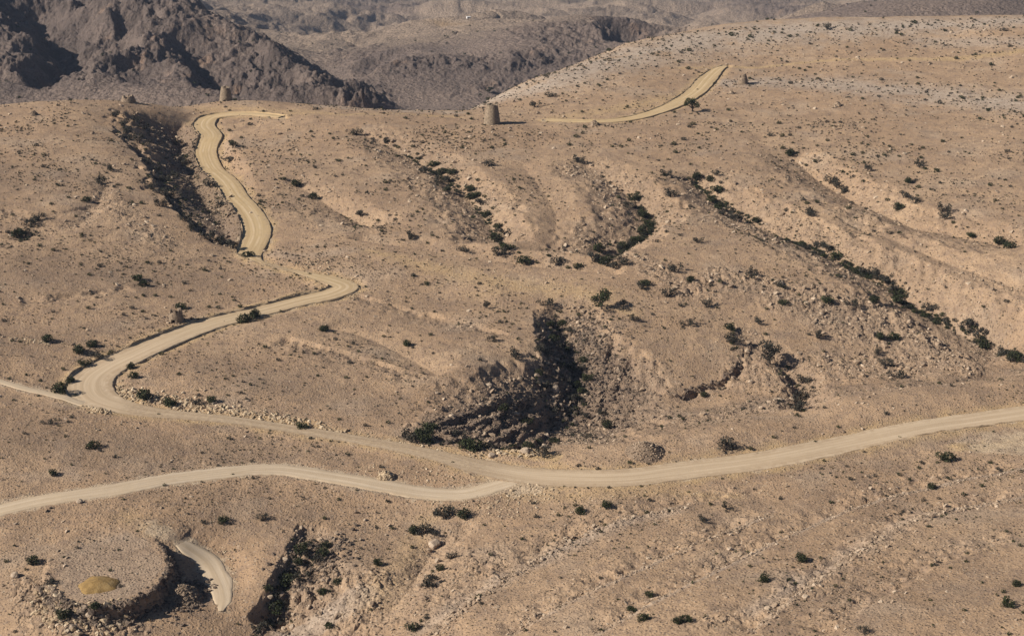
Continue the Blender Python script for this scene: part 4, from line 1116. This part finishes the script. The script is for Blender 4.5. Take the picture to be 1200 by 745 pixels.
PROTO = {'g': [], 'b': [], 't': []}          # shapes of unit radius: (foliage mesh, wood mesh)
for s in range(7):
    rg = np.random.default_rng(300 + s)
    bl = [(0, 0, .38, .62, .42)] + [(rg.uniform(-.6, .6), rg.uniform(-.6, .6), rg.uniform(.2, .55), rg.uniform(.25, .45), rg.uniform(.22, .4)) for _ in range(6)]
    fo = mesh_of('foliage', *leaf_cloud(bl, 520, .085, 310 + s), M_green)
    wd = mesh_of('stems', *sticks([((0, 0, -.25), (rg.uniform(-.5, .5), rg.uniform(-.5, .5), rg.uniform(.4, .8)), .05, .015) for _ in range(6)]), M_wood)
    PROTO['g'].append((fo, wd))
for s in range(6):
    rg = np.random.default_rng(330 + s)
    bl = [(rg.uniform(-.65, .65), rg.uniform(-.65, .65), rg.uniform(.25, .7), rg.uniform(.2, .38), rg.uniform(.18, .34)) for _ in range(8)]
    fo = mesh_of('foliage', *leaf_cloud(bl, 380, .075, 340 + s, .6), M_grey)
    wd = mesh_of('stems', *sticks([((0, 0, -.25), (b_[0], b_[1], b_[2] + .1), .045, .012) for b_ in bl]), M_wood)
    PROTO['b'].append((fo, wd))
for s in range(4):
    rg = np.random.default_rng(360 + s)
    tips = [(rg.uniform(-.8, .8), rg.uniform(-.7, .7), rg.uniform(.65, 1.5)) for _ in range(11)]
    bl = [(x_, y_, z_, rg.uniform(.3, .48), rg.uniform(.24, .38)) for x_, y_, z_ in tips]
    fo = mesh_of('crown', *leaf_cloud(bl, 900, .085, 370 + s, .3), M_green if s % 2 else M_grey)
    fork = (rg.uniform(-.1, .1), 0, .35)
    wd = mesh_of('trunk', *sticks([((0, 0, -.3), fork, .11, .075)] + [(fork, t_, .06, .015) for t_ in tips], 6), M_wood)
    PROTO['t'].append((fo, wd))

# where they stand: (zoom x, zoom y, width) in six crops of the photo, zoomed 2.98 times; kinds: g green, b bare grey, t tree
PLANTS = {
 (0, 0): "812,522,28,t 345,642,40,b 205,650,25 297,706,30 992,628,28 1035,654,40 1055,688,25,b 1090,698,35 798,568,30,b 190,434,18 238,443,18 122,630,20 240,692,20 920,392,20 1015,390,16 1105,384,24,b 803,388,16 460,710,25 497,712,28 530,665,30,b 620,508,32,b 615,545,22,b 735,658,42,b 510,575,36,b 560,724,44,b 640,575,34,b 575,640,40,b 450,660,26 400,655,22,b 385,600,30,b 440,470,40,b 400,410,50,b 470,430,44,b 430,440,36,b 500,450,30,b 480,500,34,b 450,490,30,b 555,600,34,b 600,625,36,b 560,680,44,b 590,690,36,b 520,620,26 760,730,40,b 180,715,24 345,712,16 460,560,20 290,552,14 5,540,14 60,458,12",
 (400, 0): "52,474,45,b 135,481,14 250,515,25 305,522,16 270,558,26 318,586,60 350,610,32 385,614,42 292,606,36,b 330,644,32,b 385,640,36,b 475,632,26 370,670,32 447,672,46 455,700,40 490,720,60,b 520,584,36,b 420,598,14 672,553,14 600,625,14 830,576,42,b 975,513,18 995,510,15 1108,563,16,b 1140,559,16 1135,620,36,b 1152,690,42,b 1003,683,20 1020,703,42 1000,726,42,b 1035,678,26 880,653,18,b 893,664,18,b 85,581,16 928,588,22,b 515,328,26,t 443,401,22 455,418,22 400,408,24,b 585,313,12 727,342,32,b 680,376,42,b 772,330,16 823,303,16 785,355,16 850,293,16 935,208,16 968,215,14 1007,203,16 1045,190,16 893,438,26,b 225,415,22 1110,512,14,b 60,744,22,b 265,540,20 410,655,24 350,640,24 475,690,30 530,730,24 500,690,26 150,505,30,b 110,490,24,b 185,512,22,b 910,620,24,b 940,640,20,b",
 (800, 0): "505,104,36,b 765,125,24 1023,193,20 1038,183,16,b 962,186,14 407,243,20 428,249,18 442,238,16 463,262,16 200,248,12 33,392,42,t 50,396,14 160,387,24 637,371,12 495,416,12 782,387,12,b 685,339,20,b 1035,416,16 280,438,14 487,461,12 550,467,14,b 658,461,14,b 375,474,22,b 287,481,14 505,493,22 580,500,14 470,512,20 350,520,28 375,550,36 385,501,16 400,535,16 647,508,18 722,513,18 760,472,16,b 800,508,18 838,519,22 908,497,26 628,536,22 675,535,12 725,531,16 755,548,20 832,554,24 465,567,28 430,580,22 558,603,24 575,611,16 597,619,22,b 630,635,20 648,600,22,t 825,586,42,b 845,592,24 790,641,32 775,695,60,b 810,714,36,b 715,701,26 818,686,20 752,738,36 880,603,14 880,668,12 1000,538,16 1105,626,16,b 120,611,30,b 93,640,32 125,676,52 50,638,46 20,625,22 105,710,32 128,732,42 445,739,28,b 915,744,50,b 520,646,50,b 560,680,54,b 540,660,36,b 640,732,24,b 1165,355,20 1155,390,16 1120,408,14 1088,303,14 960,323,12 830,328,12 850,325,20,b 1010,323,14 890,375,12 975,385,12 1050,380,12 1070,385,12 910,366,12 780,295,14 310,65,14 260,78,14 295,70,20 320,72,14 250,105,18 375,130,24 400,125,18 445,115,16 300,145,16 190,120,14 150,115,12 220,100,14 1025,74,12 65,170,12 30,190,12 700,65,12 1090,75,12",
 (0, 250): "80,82,70,b 60,90,50 100,50,50,b 130,28,50,b 45,8,20 265,13,20 100,178,20 130,161,12 285,75,20 350,135,18,b 265,215,14 338,196,12 478,236,36 495,258,36 430,215,16 475,296,16 500,286,18 543,290,24 595,294,22 628,333,34 730,329,24 763,332,24 768,284,20 812,294,18 783,158,16 597,133,16 690,133,12 805,128,50,b 770,110,40,b 720,90,40,b 670,60,36,b 640,30,36,b 860,156,36 893,195,14 915,196,14 962,196,14 1035,216,16 1080,214,18,t 293,403,18 45,446,18 70,450,22 160,452,36 318,470,38 272,494,46 380,492,20 343,516,42,b 298,539,34 222,546,26 92,565,20 142,586,22 240,594,36 208,625,48 265,639,22 133,638,18 163,610,16 170,737,32,b 205,742,18 240,729,22,b 455,546,30 462,576,30 500,655,66 588,678,50 625,564,26 687,669,36,b 738,662,32 555,703,18 875,600,22 908,580,18,b 905,458,16,b 850,384,46 888,368,42 980,344,18,t 1010,415,12 1130,412,36 1168,418,16 1097,490,20 1110,568,18 1130,540,16,b 1088,473,12 1012,496,12 1065,593,12 1118,688,14 1150,682,16 1183,720,22 1028,681,12,b 690,620,16 640,360,18,b 670,370,22,b 690,372,18,b 320,285,20,b 340,295,18,b 850,590,24,b 860,650,20,b 840,630,24,b",
 (400, 250): "70,14,30,b 128,28,22 140,64,24 190,25,24,b 318,79,22 335,86,18 235,95,36,b 210,95,18,b 300,106,20 353,133,20,b 430,139,36,b 505,20,42 548,55,32 572,80,42,b 540,100,42 600,121,28 570,133,36 552,156,46,b 450,89,22,b 620,140,22 635,178,48 683,174,22 725,150,24 716,128,16 757,184,42,b 790,192,26 822,196,32 637,31,16 780,88,14 880,66,14 940,100,16 900,141,42 880,178,52,b 920,183,62 950,197,52,b 985,183,60,b 985,124,52 1030,107,52 1055,78,42 1078,52,42 1050,15,36 1030,26,20 1135,64,18,b 1130,166,20 1030,147,16 1170,207,42,b 1065,256,36 1045,270,32,b 1140,293,62,b 1185,325,28,b 297,247,28 505,332,22,t 568,345,20 325,345,18 648,333,14 710,326,42,b 828,356,24 755,343,16 768,291,14 912,338,58,t 985,328,22,t 1025,378,32,b 75,151,12 147,431,20 172,433,14,b 70,398,12 228,466,30 525,452,32,b 618,441,22 610,512,60,b 690,406,40,b 485,513,26,b 287,561,20,b 15,575,24 45,616,16 205,648,16 303,661,20 165,733,26 540,383,12 770,395,70 800,420,70,b 740,450,60 700,480,60,b 790,490,60 760,540,70 800,555,70 840,560,50,b 860,590,50 690,570,50 820,612,80 800,652,60,b 840,632,70 850,446,26,b 845,520,32 690,608,32,b 810,700,60,b 850,718,52,b 900,706,32,b 570,706,36 650,740,42 930,740,36 730,395,40 690,490,36,b 720,500,40,b 760,480,44,b 830,660,50,b 750,700,40,b 780,600,40,b 720,620,36,b 500,650,20,b 250,470,18,b 320,490,18,b",
 (800, 250): "150,10,60,b 180,24,50,b 225,12,24 260,36,32 325,84,24 345,93,20,b 300,65,12 55,105,32,b 122,133,12,b 440,15,50,b 668,65,20,b 400,109,26 420,119,32 475,120,40,b 510,146,52,b 545,165,42 605,210,32 640,222,46,b 668,237,46,b 720,248,52,b 745,275,62,b 770,298,52 755,318,42 795,330,26 868,348,52,b 890,385,36 932,390,16 1010,410,62,b 1040,440,62,b 1055,472,52 985,420,32,b 1125,494,52,b 1165,514,42 1010,86,30 1053,88,12 985,103,12 985,136,18 920,261,16,b 1048,327,20 1117,358,12 1110,114,40 1150,122,40 885,75,12 925,20,60,b 945,35,24 240,228,52,b 28,244,32 90,331,36,b 10,319,20 355,325,32 405,287,22 428,313,22 510,318,48 597,330,36,b 670,318,36 340,262,32,b 160,406,32 288,424,26 165,458,62,b 305,530,66,t 365,540,28 560,383,16 735,442,36 690,446,36 720,458,22 680,497,32,b 470,440,36,b 440,425,22,b 425,600,46,b 455,610,24,b 715,540,42,b 745,575,42,b 410,660,56,b 405,690,50,b 75,642,30 130,615,20,b 210,684,24,b 130,638,16 940,604,22,b 815,670,14,b 495,680,22,b 310,625,16,b 265,389,32,b 293,334,22 1190,520,22,b 1150,520,30,b 20,395,36,b 0,400,20,b",
 (0, 495): "185,185,30 327,93,42 350,100,22,b 155,128,16 250,148,16 300,151,12 280,123,10 232,31,12,b 5,125,16 1057,25,34 1105,71,14 985,58,12 575,220,20 812,182,16 710,350,30,b 783,352,36 917,346,36,b 820,446,18 50,431,16 22,486,26 110,498,42 90,514,22 222,470,16 270,439,24,b 478,380,14 415,446,18 320,456,10 165,573,38,b 155,605,22 220,634,30 220,690,48 268,662,26 335,678,36 385,638,22 405,650,28,b 940,596,32 1050,472,50 1040,502,32 1000,588,60 1005,560,40,b 1130,462,42 1140,436,32 1075,472,32,b 970,652,42 960,690,52 925,730,42,b 990,648,32,b 1020,696,24 1123,600,32 1175,566,32 1150,590,22 1150,720,32 830,704,18 1155,426,22 1100,500,40,b 1080,540,36,b 1040,560,36,b 960,620,34,b 985,720,36,b 1010,650,30,b 940,660,36,b 1060,410,24,b 640,360,12,b 520,690,24,b",
 (400, 495): "270,62,112 310,45,60 240,72,62,b 300,70,60 430,98,64 470,100,82 415,55,42,b 655,88,42 690,84,46 700,128,52,b 740,70,32 930,22,36 858,56,32,b 990,51,20 955,52,16 1060,76,20 85,13,26,b 390,141,18 53,237,16 365,338,60,b 433,336,42 345,326,32,b 253,392,44 295,396,52,b 320,398,32,b 130,500,36 383,476,32,b 345,518,32 295,575,52,b 310,556,32,b 500,358,18 522,463,26 680,331,30,b 758,326,24 780,298,16 778,223,14 815,291,26 832,323,36 860,230,16 928,300,36 1065,315,26 1147,309,20 1045,223,18 817,228,14,b 972,392,14 745,395,14 743,411,12 763,543,20,b 905,544,24,b 1075,611,32 1015,661,36 1050,693,40 1090,670,14 873,689,20 910,726,26 745,731,18,b 640,726,24 255,728,40 295,683,27,b 103,654,20 162,625,12 1132,606,16,b 1178,704,38 598,521,10 570,363,12 460,275,12,b",
 (800, 495): "160,110,58,b 237,94,30 318,53,24 390,20,20,b 260,108,14 462,69,20 633,103,18,b 757,53,16 485,163,20,b 930,136,50 672,188,24,b 757,184,26 825,160,22 793,201,20 872,233,32 982,254,30 585,199,30,b 625,175,16 932,198,22 708,257,20,b 518,281,26 343,267,26,b 147,281,20 97,288,28 20,244,16 408,263,10 252,235,18,b 160,308,32,b 70,348,32,b 197,351,14 345,385,24 348,436,16 228,455,20 117,460,18 418,490,46 290,556,40 35,560,20 10,697,38 160,516,14 330,466,10 305,300,10 1057,205,14 1180,168,14 1155,166,12 870,499,22 993,458,22 990,486,22 935,508,18 1045,561,20 1168,573,32 1120,593,30 1140,647,42 1140,739,26 1155,416,20 1178,431,26 1130,381,22 983,656,24 865,621,20 875,705,14 630,739,38,b 463,730,20 372,738,16 1095,604,22 1180,688,14 1190,664,22 690,540,10 770,313,24,b 740,320,18,b 800,303,16,b 1000,303,16 895,268,22,b",
}
ZONES = [  # how to name a place, and the photo pixels it covers
 ('on the dark flank of the left hill', [(140,145),(165,175),(190,205),(205,230)]), ('on the sunny left hillside', [(60,150),(60,210),(110,220),(30,170)]), ('in the bushy patch at the left edge', [(35,268),(25,280)]),
 ('where the dark hill foot meets the road', [(225,265),(265,292),(288,300)]), ('beside the upper road bends', [(270,190),(268,130),(320,130),(330,205)]), ('in the gully right of the upper road', [(350,225),(400,250),(450,275)]),
 ('in the upper gully below the tall tower', [(415,155),(470,180),(500,200),(530,215)]), ('in the lower end of the upper gully', [(545,240),(575,265),(590,290)]), ('beside the tall tower', [(550,135),(535,140),(475,140)]),
 ('on the pale slope behind the tall tower', [(575,108),(650,115),(700,90),(740,68)]), ('in the faint gully right of centre', [(680,190),(700,215),(640,190)]), ('in the winding bushy gully', [(705,305),(740,285),(765,265),(755,250),(740,235)]),
 ('on the bare slope above the crossing bench', [(630,300),(640,250),(480,280)]), ('beside the yellow hilltop track', [(815,125),(850,130),(700,145)]), ('on the pale far hilltop', [(880,30),(970,35),(1060,40),(950,80)]),
 ('on the stony far right slope', [(1050,130),(1150,120),(1190,125),(1010,125)]), ('on the upper right hillside', [(960,170),(1040,180),(1100,170)]), ('in the shallow right gully', [(920,175),(970,205),(1010,215),(985,225)]),
 ('around the big grey right-hand bushes', [(1060,235),(1080,225),(1110,255)]), ('at the top of the long right wadi', [(810,205),(840,225),(870,260)]), ('midway along the long right wadi', [(920,285),(960,297),(1010,325)]),
 ('along the lower right wadi', [(1045,335),(1060,355),(1095,375),(1150,395),(1190,415)]), ('on the bare right slope above the wadi', [(1020,275),(1180,290),(1150,350)]), ('on the broken rocks above the right road', [(900,330),(970,350),(930,330),(1040,395)]),
 ('on the rocky step right of the dark gully', [(790,330),(830,360),(760,340)]), ('around the rock ledge in the hollow', [(855,390),(855,410),(840,470),(870,440)]), ('at the pit beside the right road', [(935,460),(940,480),(900,420)]),
 ('on the flank left of the rock ledge', [(740,335),(705,360),(745,378)]), ('at the head of the dark gully', [(655,380),(640,370),(665,395)]), ('in the middle of the dark gully', [(660,430),(670,450),(640,450)]),
 ('at the bottom of the dark gully', [(670,490),(690,490),(650,500),(710,500)]), ('on the road bank under the dark gully', [(490,515),(550,525),(620,525),(635,530)]), ('on the sunny slope left of the dark gully', [(470,400),(570,400),(450,450),(500,460)]),
 ('on the ground between the road bends', [(370,390),(300,430),(370,470)]), ('beside the road near the broken tower', [(210,360),(285,375),(250,360)]), ('on the slope above the broken tower', [(160,330),(180,345),(110,320),(265,345)]),
 ('inside the road hairpin', [(152,435),(165,468),(198,478),(245,470)]), ('left of the road hairpin', [(55,400),(100,410),(90,430),(70,455),(40,440)]), ('below the left footpath', [(60,498),(110,525),(60,555),(80,495)]),
 ('along the lower track', [(190,568),(270,555),(415,573)]), ('above the round platform', [(240,612),(262,612),(305,610),(275,645)]), ('on top of the round platform', [(140,643),(90,642),(160,640)]), ('at the left end of the round platform', [(10,655),(35,662),(55,685)]),
 ('under the front rim of the round platform', [(75,720),(90,718),(112,722),(130,712)]), ('at the top of the near gully', [(360,640),(380,640),(352,655)]), ('in the lower near gully', [(335,690),(320,710),(315,735),(380,690)]),
 ('on the strip below the track junction', [(520,607),(545,607),(490,627),(500,620)]), ('on the rocky rib below the junction', [(500,690),(515,665),(445,660),(490,735)]), ('just below the road junction', [(630,603),(660,600),(680,600),(710,595),(760,600)]),
 ('beside the right road', [(855,525),(880,525),(955,518),(1010,530)]), ('on the bank by the pale quarry patch', [(1110,540),(1050,555),(1090,575)]), ('below the right road', [(830,590),(900,585),(970,590),(1030,575)]),
 ('on the middle of the near hillside', [(910,625),(940,655),(880,650),(720,680)]), ('at the bottom right of centre', [(740,710),(760,725),(800,725),(650,735)]), ('at the lower right edge', [(1190,690),(1180,710),(1140,650),(1130,680)]), ('on the lowest right hillside', [(1010,740),(960,740),(1090,700),(1100,660)]),
]
plants = []
for (ox, oy), txt in PLANTS.items():
    for tok in txt.split():
        f = tok.split(',')
        plants.append((ox + float(f[0]) / 2.98, oy + float(f[1]) / 2.98, float(f[2]) / 2.98, f[3] if len(f) > 3 else 'g'))
seen = []
for px, py, wp, kd in plants:                    # crops overlap by a hair: drop doubles
    if all((px - s[0]) ** 2 + ((py - s[1]) * 1.2) ** 2 > 1.6 ** 2 for s in seen): seen.append((px, py, wp, kd))
seen.sort(key=lambda s: -s[2] - (4 if s[3] == 't' else 0))
ZP = [(zi, x_, y_) for zi, (nm, pp) in enumerate(ZONES) for x_, y_ in pp]
singles, rest = [], []
rgp = np.random.default_rng(400)
for s in seen:
    p = ground_pt(s[0], s[1])
    if p is None: continue
    (singles if len(singles) < 285 else rest).append((s, p))
for (s, p) in singles: pass
byz = {}
for s, p in singles:
    zi = min(ZP, key=lambda z: (z[1] - s[0]) ** 2 + (1.3 * (z[2] - s[1])) ** 2)[0]
    byz.setdefault(zi, []).append((s, p))
ORD = 'first second third fourth fifth sixth seventh eighth ninth tenth eleventh twelfth thirteenth fourteenth fifteenth sixteenth seventeenth eighteenth nineteenth twentieth'.split()
def kind_words(kd, wp, near):
    if kd == 't': return 'small tree with thin trunk'
    size = 'large ' if wp > 14 else ('' if wp > 9 else 'small ')
    return size + ('dark green bush' if kd == 'g' else 'grey thorn bush')
cnt = 0
for zi, lst in byz.items():
    kinds = {}
    for s, p in lst: kinds.setdefault(kind_words(s[3], s[2], 0), []).append((s, p))
    for kw, l2 in kinds.items():
        l2.sort(key=lambda q: q[0][0])
        for r, (s, p) in enumerate(l2):
            if len(l2) == 1: lab = 'the one %s %s' % (kw, ZONES[zi][0])
            elif r == 0: lab = 'leftmost %s %s' % (kw, ZONES[zi][0])
            elif r == len(l2) - 1: lab = 'rightmost %s %s' % (kw, ZONES[zi][0])
            else: lab = '%s %s from the left %s' % (ORD[r], kw, ZONES[zi][0])
            kd = s[3]; tree = kd == 't'
            rad = s[2] * px_m(p) / 2 * (1.3 if tree else 1.65)
            rad = min(rad, 3.6 if tree else (2.1 if 625 < s[0] < 725 and 365 < s[1] < 525 else 3.3))
            fo, wd = PROTO[kd][cnt % len(PROTO[kd])]
            q = p + np.array([0, rad * .35, 0]); q[2] = float(land.at(q[0], q[1])) if p[1] < 1000 else p[2]
            e = empty('tree' if tree else 'bush', q, rgp.uniform(0, 6.28), (rad, rad, rad * (rgp.uniform(.8, 1.15) if kd != 't' else 1.0)))
            tag(e, lab, 'tree' if tree else 'bush', 'small trees on the slopes' if tree else 'bushes on the slopes')
            for nm, me in (('crown' if tree else 'foliage', fo), ('trunk' if tree else 'stems', wd)):
                c = bpy.data.objects.new(nm, me); COL.objects.link(c); c.parent = e
            cnt += 1
# the rest of the listed plants and the uncounted specks of scrub, as one mass
VV, FF, n0 = [], [], 0
VG, FG, g0 = [], [], 0
x, y, rg = scatter(NSCRUB * 4, 250, 870, 411)
dens = np.clip(.30 + .9 * fbm((x / 40).astype(np.float32), (y / 40).astype(np.float32), 421, 3), 0.08, 1) * (1 - (land.at(x, y, inroad) > .05)) * (320.0 / y).clip(.35, 1)
dens = np.where(y > 690, .16 * np.clip(.35 + land.at(x, y, pale), 0, 1), dens)
keep = rg.uniform(0, 1, len(x)) < dens
x, y = x[keep][:NSCRUB], y[keep][:NSCRUB]
tiny = [((0, 0, min(1.1, .24 + .13 * rg.pareto(2.6)) * (y_ / 430) , 'b' if rg.uniform() < .45 else 'g'), np.array([x_, y_, 0])) for x_, y_ in zip(x, y)]
# thickets along the gully floors, too tangled to count
thick = []
for pts, n, r0, r1 in [([(652,372,2.5),(662,410,4),(672,450,4.5),(668,480,4),(660,505,4)],130,.4,1.15),([(505,518,1.2),(560,523,1.5),(620,524,2)],34,.5,1.2),([(640,400,2),(630,440,3),(640,490,4)],40,.4,.9),
                       ([(135,150,3),(165,175,4),(195,215,4),(220,255,3.5),(270,290,3)],130,.4,1.2),([(150,135,4),(190,160,5),(230,205,4),(262,262,2)],60,.35,.9),
                       ([(480,185,1.2),(535,222,1.5),(575,265,1.8),(592,298,1.6)],230,.4,1.3),([(700,308,3),(730,296,2.2),(762,270,1.8),(748,242,1.2)],260,.5,1.5),([(810,212,1.2),(840,235,1.6),(880,262,1.2)],130,.4,1.4),
                       ([(920,282,1.2),(960,297,1.5),(1005,320,1.5),(1045,338,1.8),(1060,358,1.8),(1090,372,1.6),(1150,400,1.8),(1190,415,1.6)],330,.5,1.6),([(300,742,1.2),(326,702,1.5),(345,665,2),(370,640,3)],230,.3,.9),
                       ([(400,252,1),(450,274,1.5)],24,.4,.9),([(935,490,1.5),(936,462,1.5),(915,435,1)],36,.4,1.0),([(855,380,1),(860,410,1.2)],20,.5,1.0),([(20,285,3),(45,255,3)],40,.4,1.0),([(70,715,2),(120,727,2),(180,702,1.5)],30,.3,.7)]:
    L = surf_line(pts)
    for i in range(n):
        j = int(rg.integers(0, len(L)))
        thick.append(((0, 0, r0 + (r1 - r0) * rg.uniform() ** 1.6, 'b' if rg.uniform() < .45 else 'g'), np.array([L[j, 0] + rg.normal(0, .5) * L[j, 2], L[j, 1] + rg.normal(0, .7) * L[j, 2], 0])))
L_rest = thick + [((s[0], s[1], s[2] * px_m(p) / 2, s[3]), p) for s, p in rest] + tiny
for (a_, b_, r, kd), p in L_rest:
    r = min(r, 2.5); n_ = 170 if r > 1.0 else (90 if r > .6 else 26)
    big_ = r > .6
    v, f = leaf_cloud([(0, 0, .42, .75, .45), (rg.uniform(-.4, .4), rg.uniform(-.4, .4), .35, .45, .35)], n_, .12 if r > 1.0 else (.16 if big_ else .28), int(rg.integers(1e9)))
    z = float(land.at(p[0], p[1])) if p[1] < 1000 else p[2]
    v = v * r + np.array([p[0], p[1], z - .03])
    if kd == 'b': VG.append(v); FG.append(f + g0); g0 += len(v)
    else: VV.append(v); FF.append(f + n0); n0 += len(v)
tag(link_mesh('low_scrub', np.vstack(VV), np.vstack(FF), M_green), kind='stuff')
tag(link_mesh('dry_scrub', np.vstack(VG), np.vstack(FG), M_grey), kind='stuff')
# thin scrub on the mountains behind
VV, FF, n0 = [], [], 0
rg = np.random.default_rng(431)
for i in range(520):
    yy = math.exp(rg.uniform(math.log(1120), math.log(2400))); uu = rg.uniform(-.34, .34); r = rg.uniform(.8, 2.2)
    v, f = leaf_cloud([(0, 0, .5, .8, .5)], 40, .24, int(rg.integers(1e9)))
    v = v * r + np.array([uu * yy, yy, float(far.at(uu * yy, yy)) - .1])
    VV.append(v); FF.append(f + n0); n0 += len(v)
tag(link_mesh('mountain_scrub', np.vstack(VV), np.vstack(FF), M_green), kind='stuff')

# a small white hut far off on the plateau behind the middle mountain
p = far.hit(549, 22, 1500)
if p is not None:
    hut = empty('hut', p, .3); tag(hut, 'tiny white hut far off on the ridge behind the mountain', 'hut')
    M_white, _nt, _b = nodes_of('white render'); _b.inputs['Base Color'].default_value = (.75, .73, .70, 1)
    def hbox(nm, x0, x1, y0, y1, z0, z1, mat):
        v = np.array([[x_, y_, z_] for z_ in (z0, z1) for y_ in (y0, y1) for x_ in (x0, x1)])
        return link_mesh(nm, v, np.array([[0, 2, 3, 1], [4, 5, 7, 6], [0, 1, 5, 4], [2, 6, 7, 3], [0, 4, 6, 2], [1, 3, 7, 5]]), mat, hut)
    hbox('wall', -2.2, 2.2, -1.6, 1.6, -1.5, 2.1, M_white); hbox('roof', -2.5, 2.5, -1.9, 1.9, 2.1, 2.3, M_white); hbox('door', -.5, .5, -1.66, -1.603, 0, 1.8, M_wood)
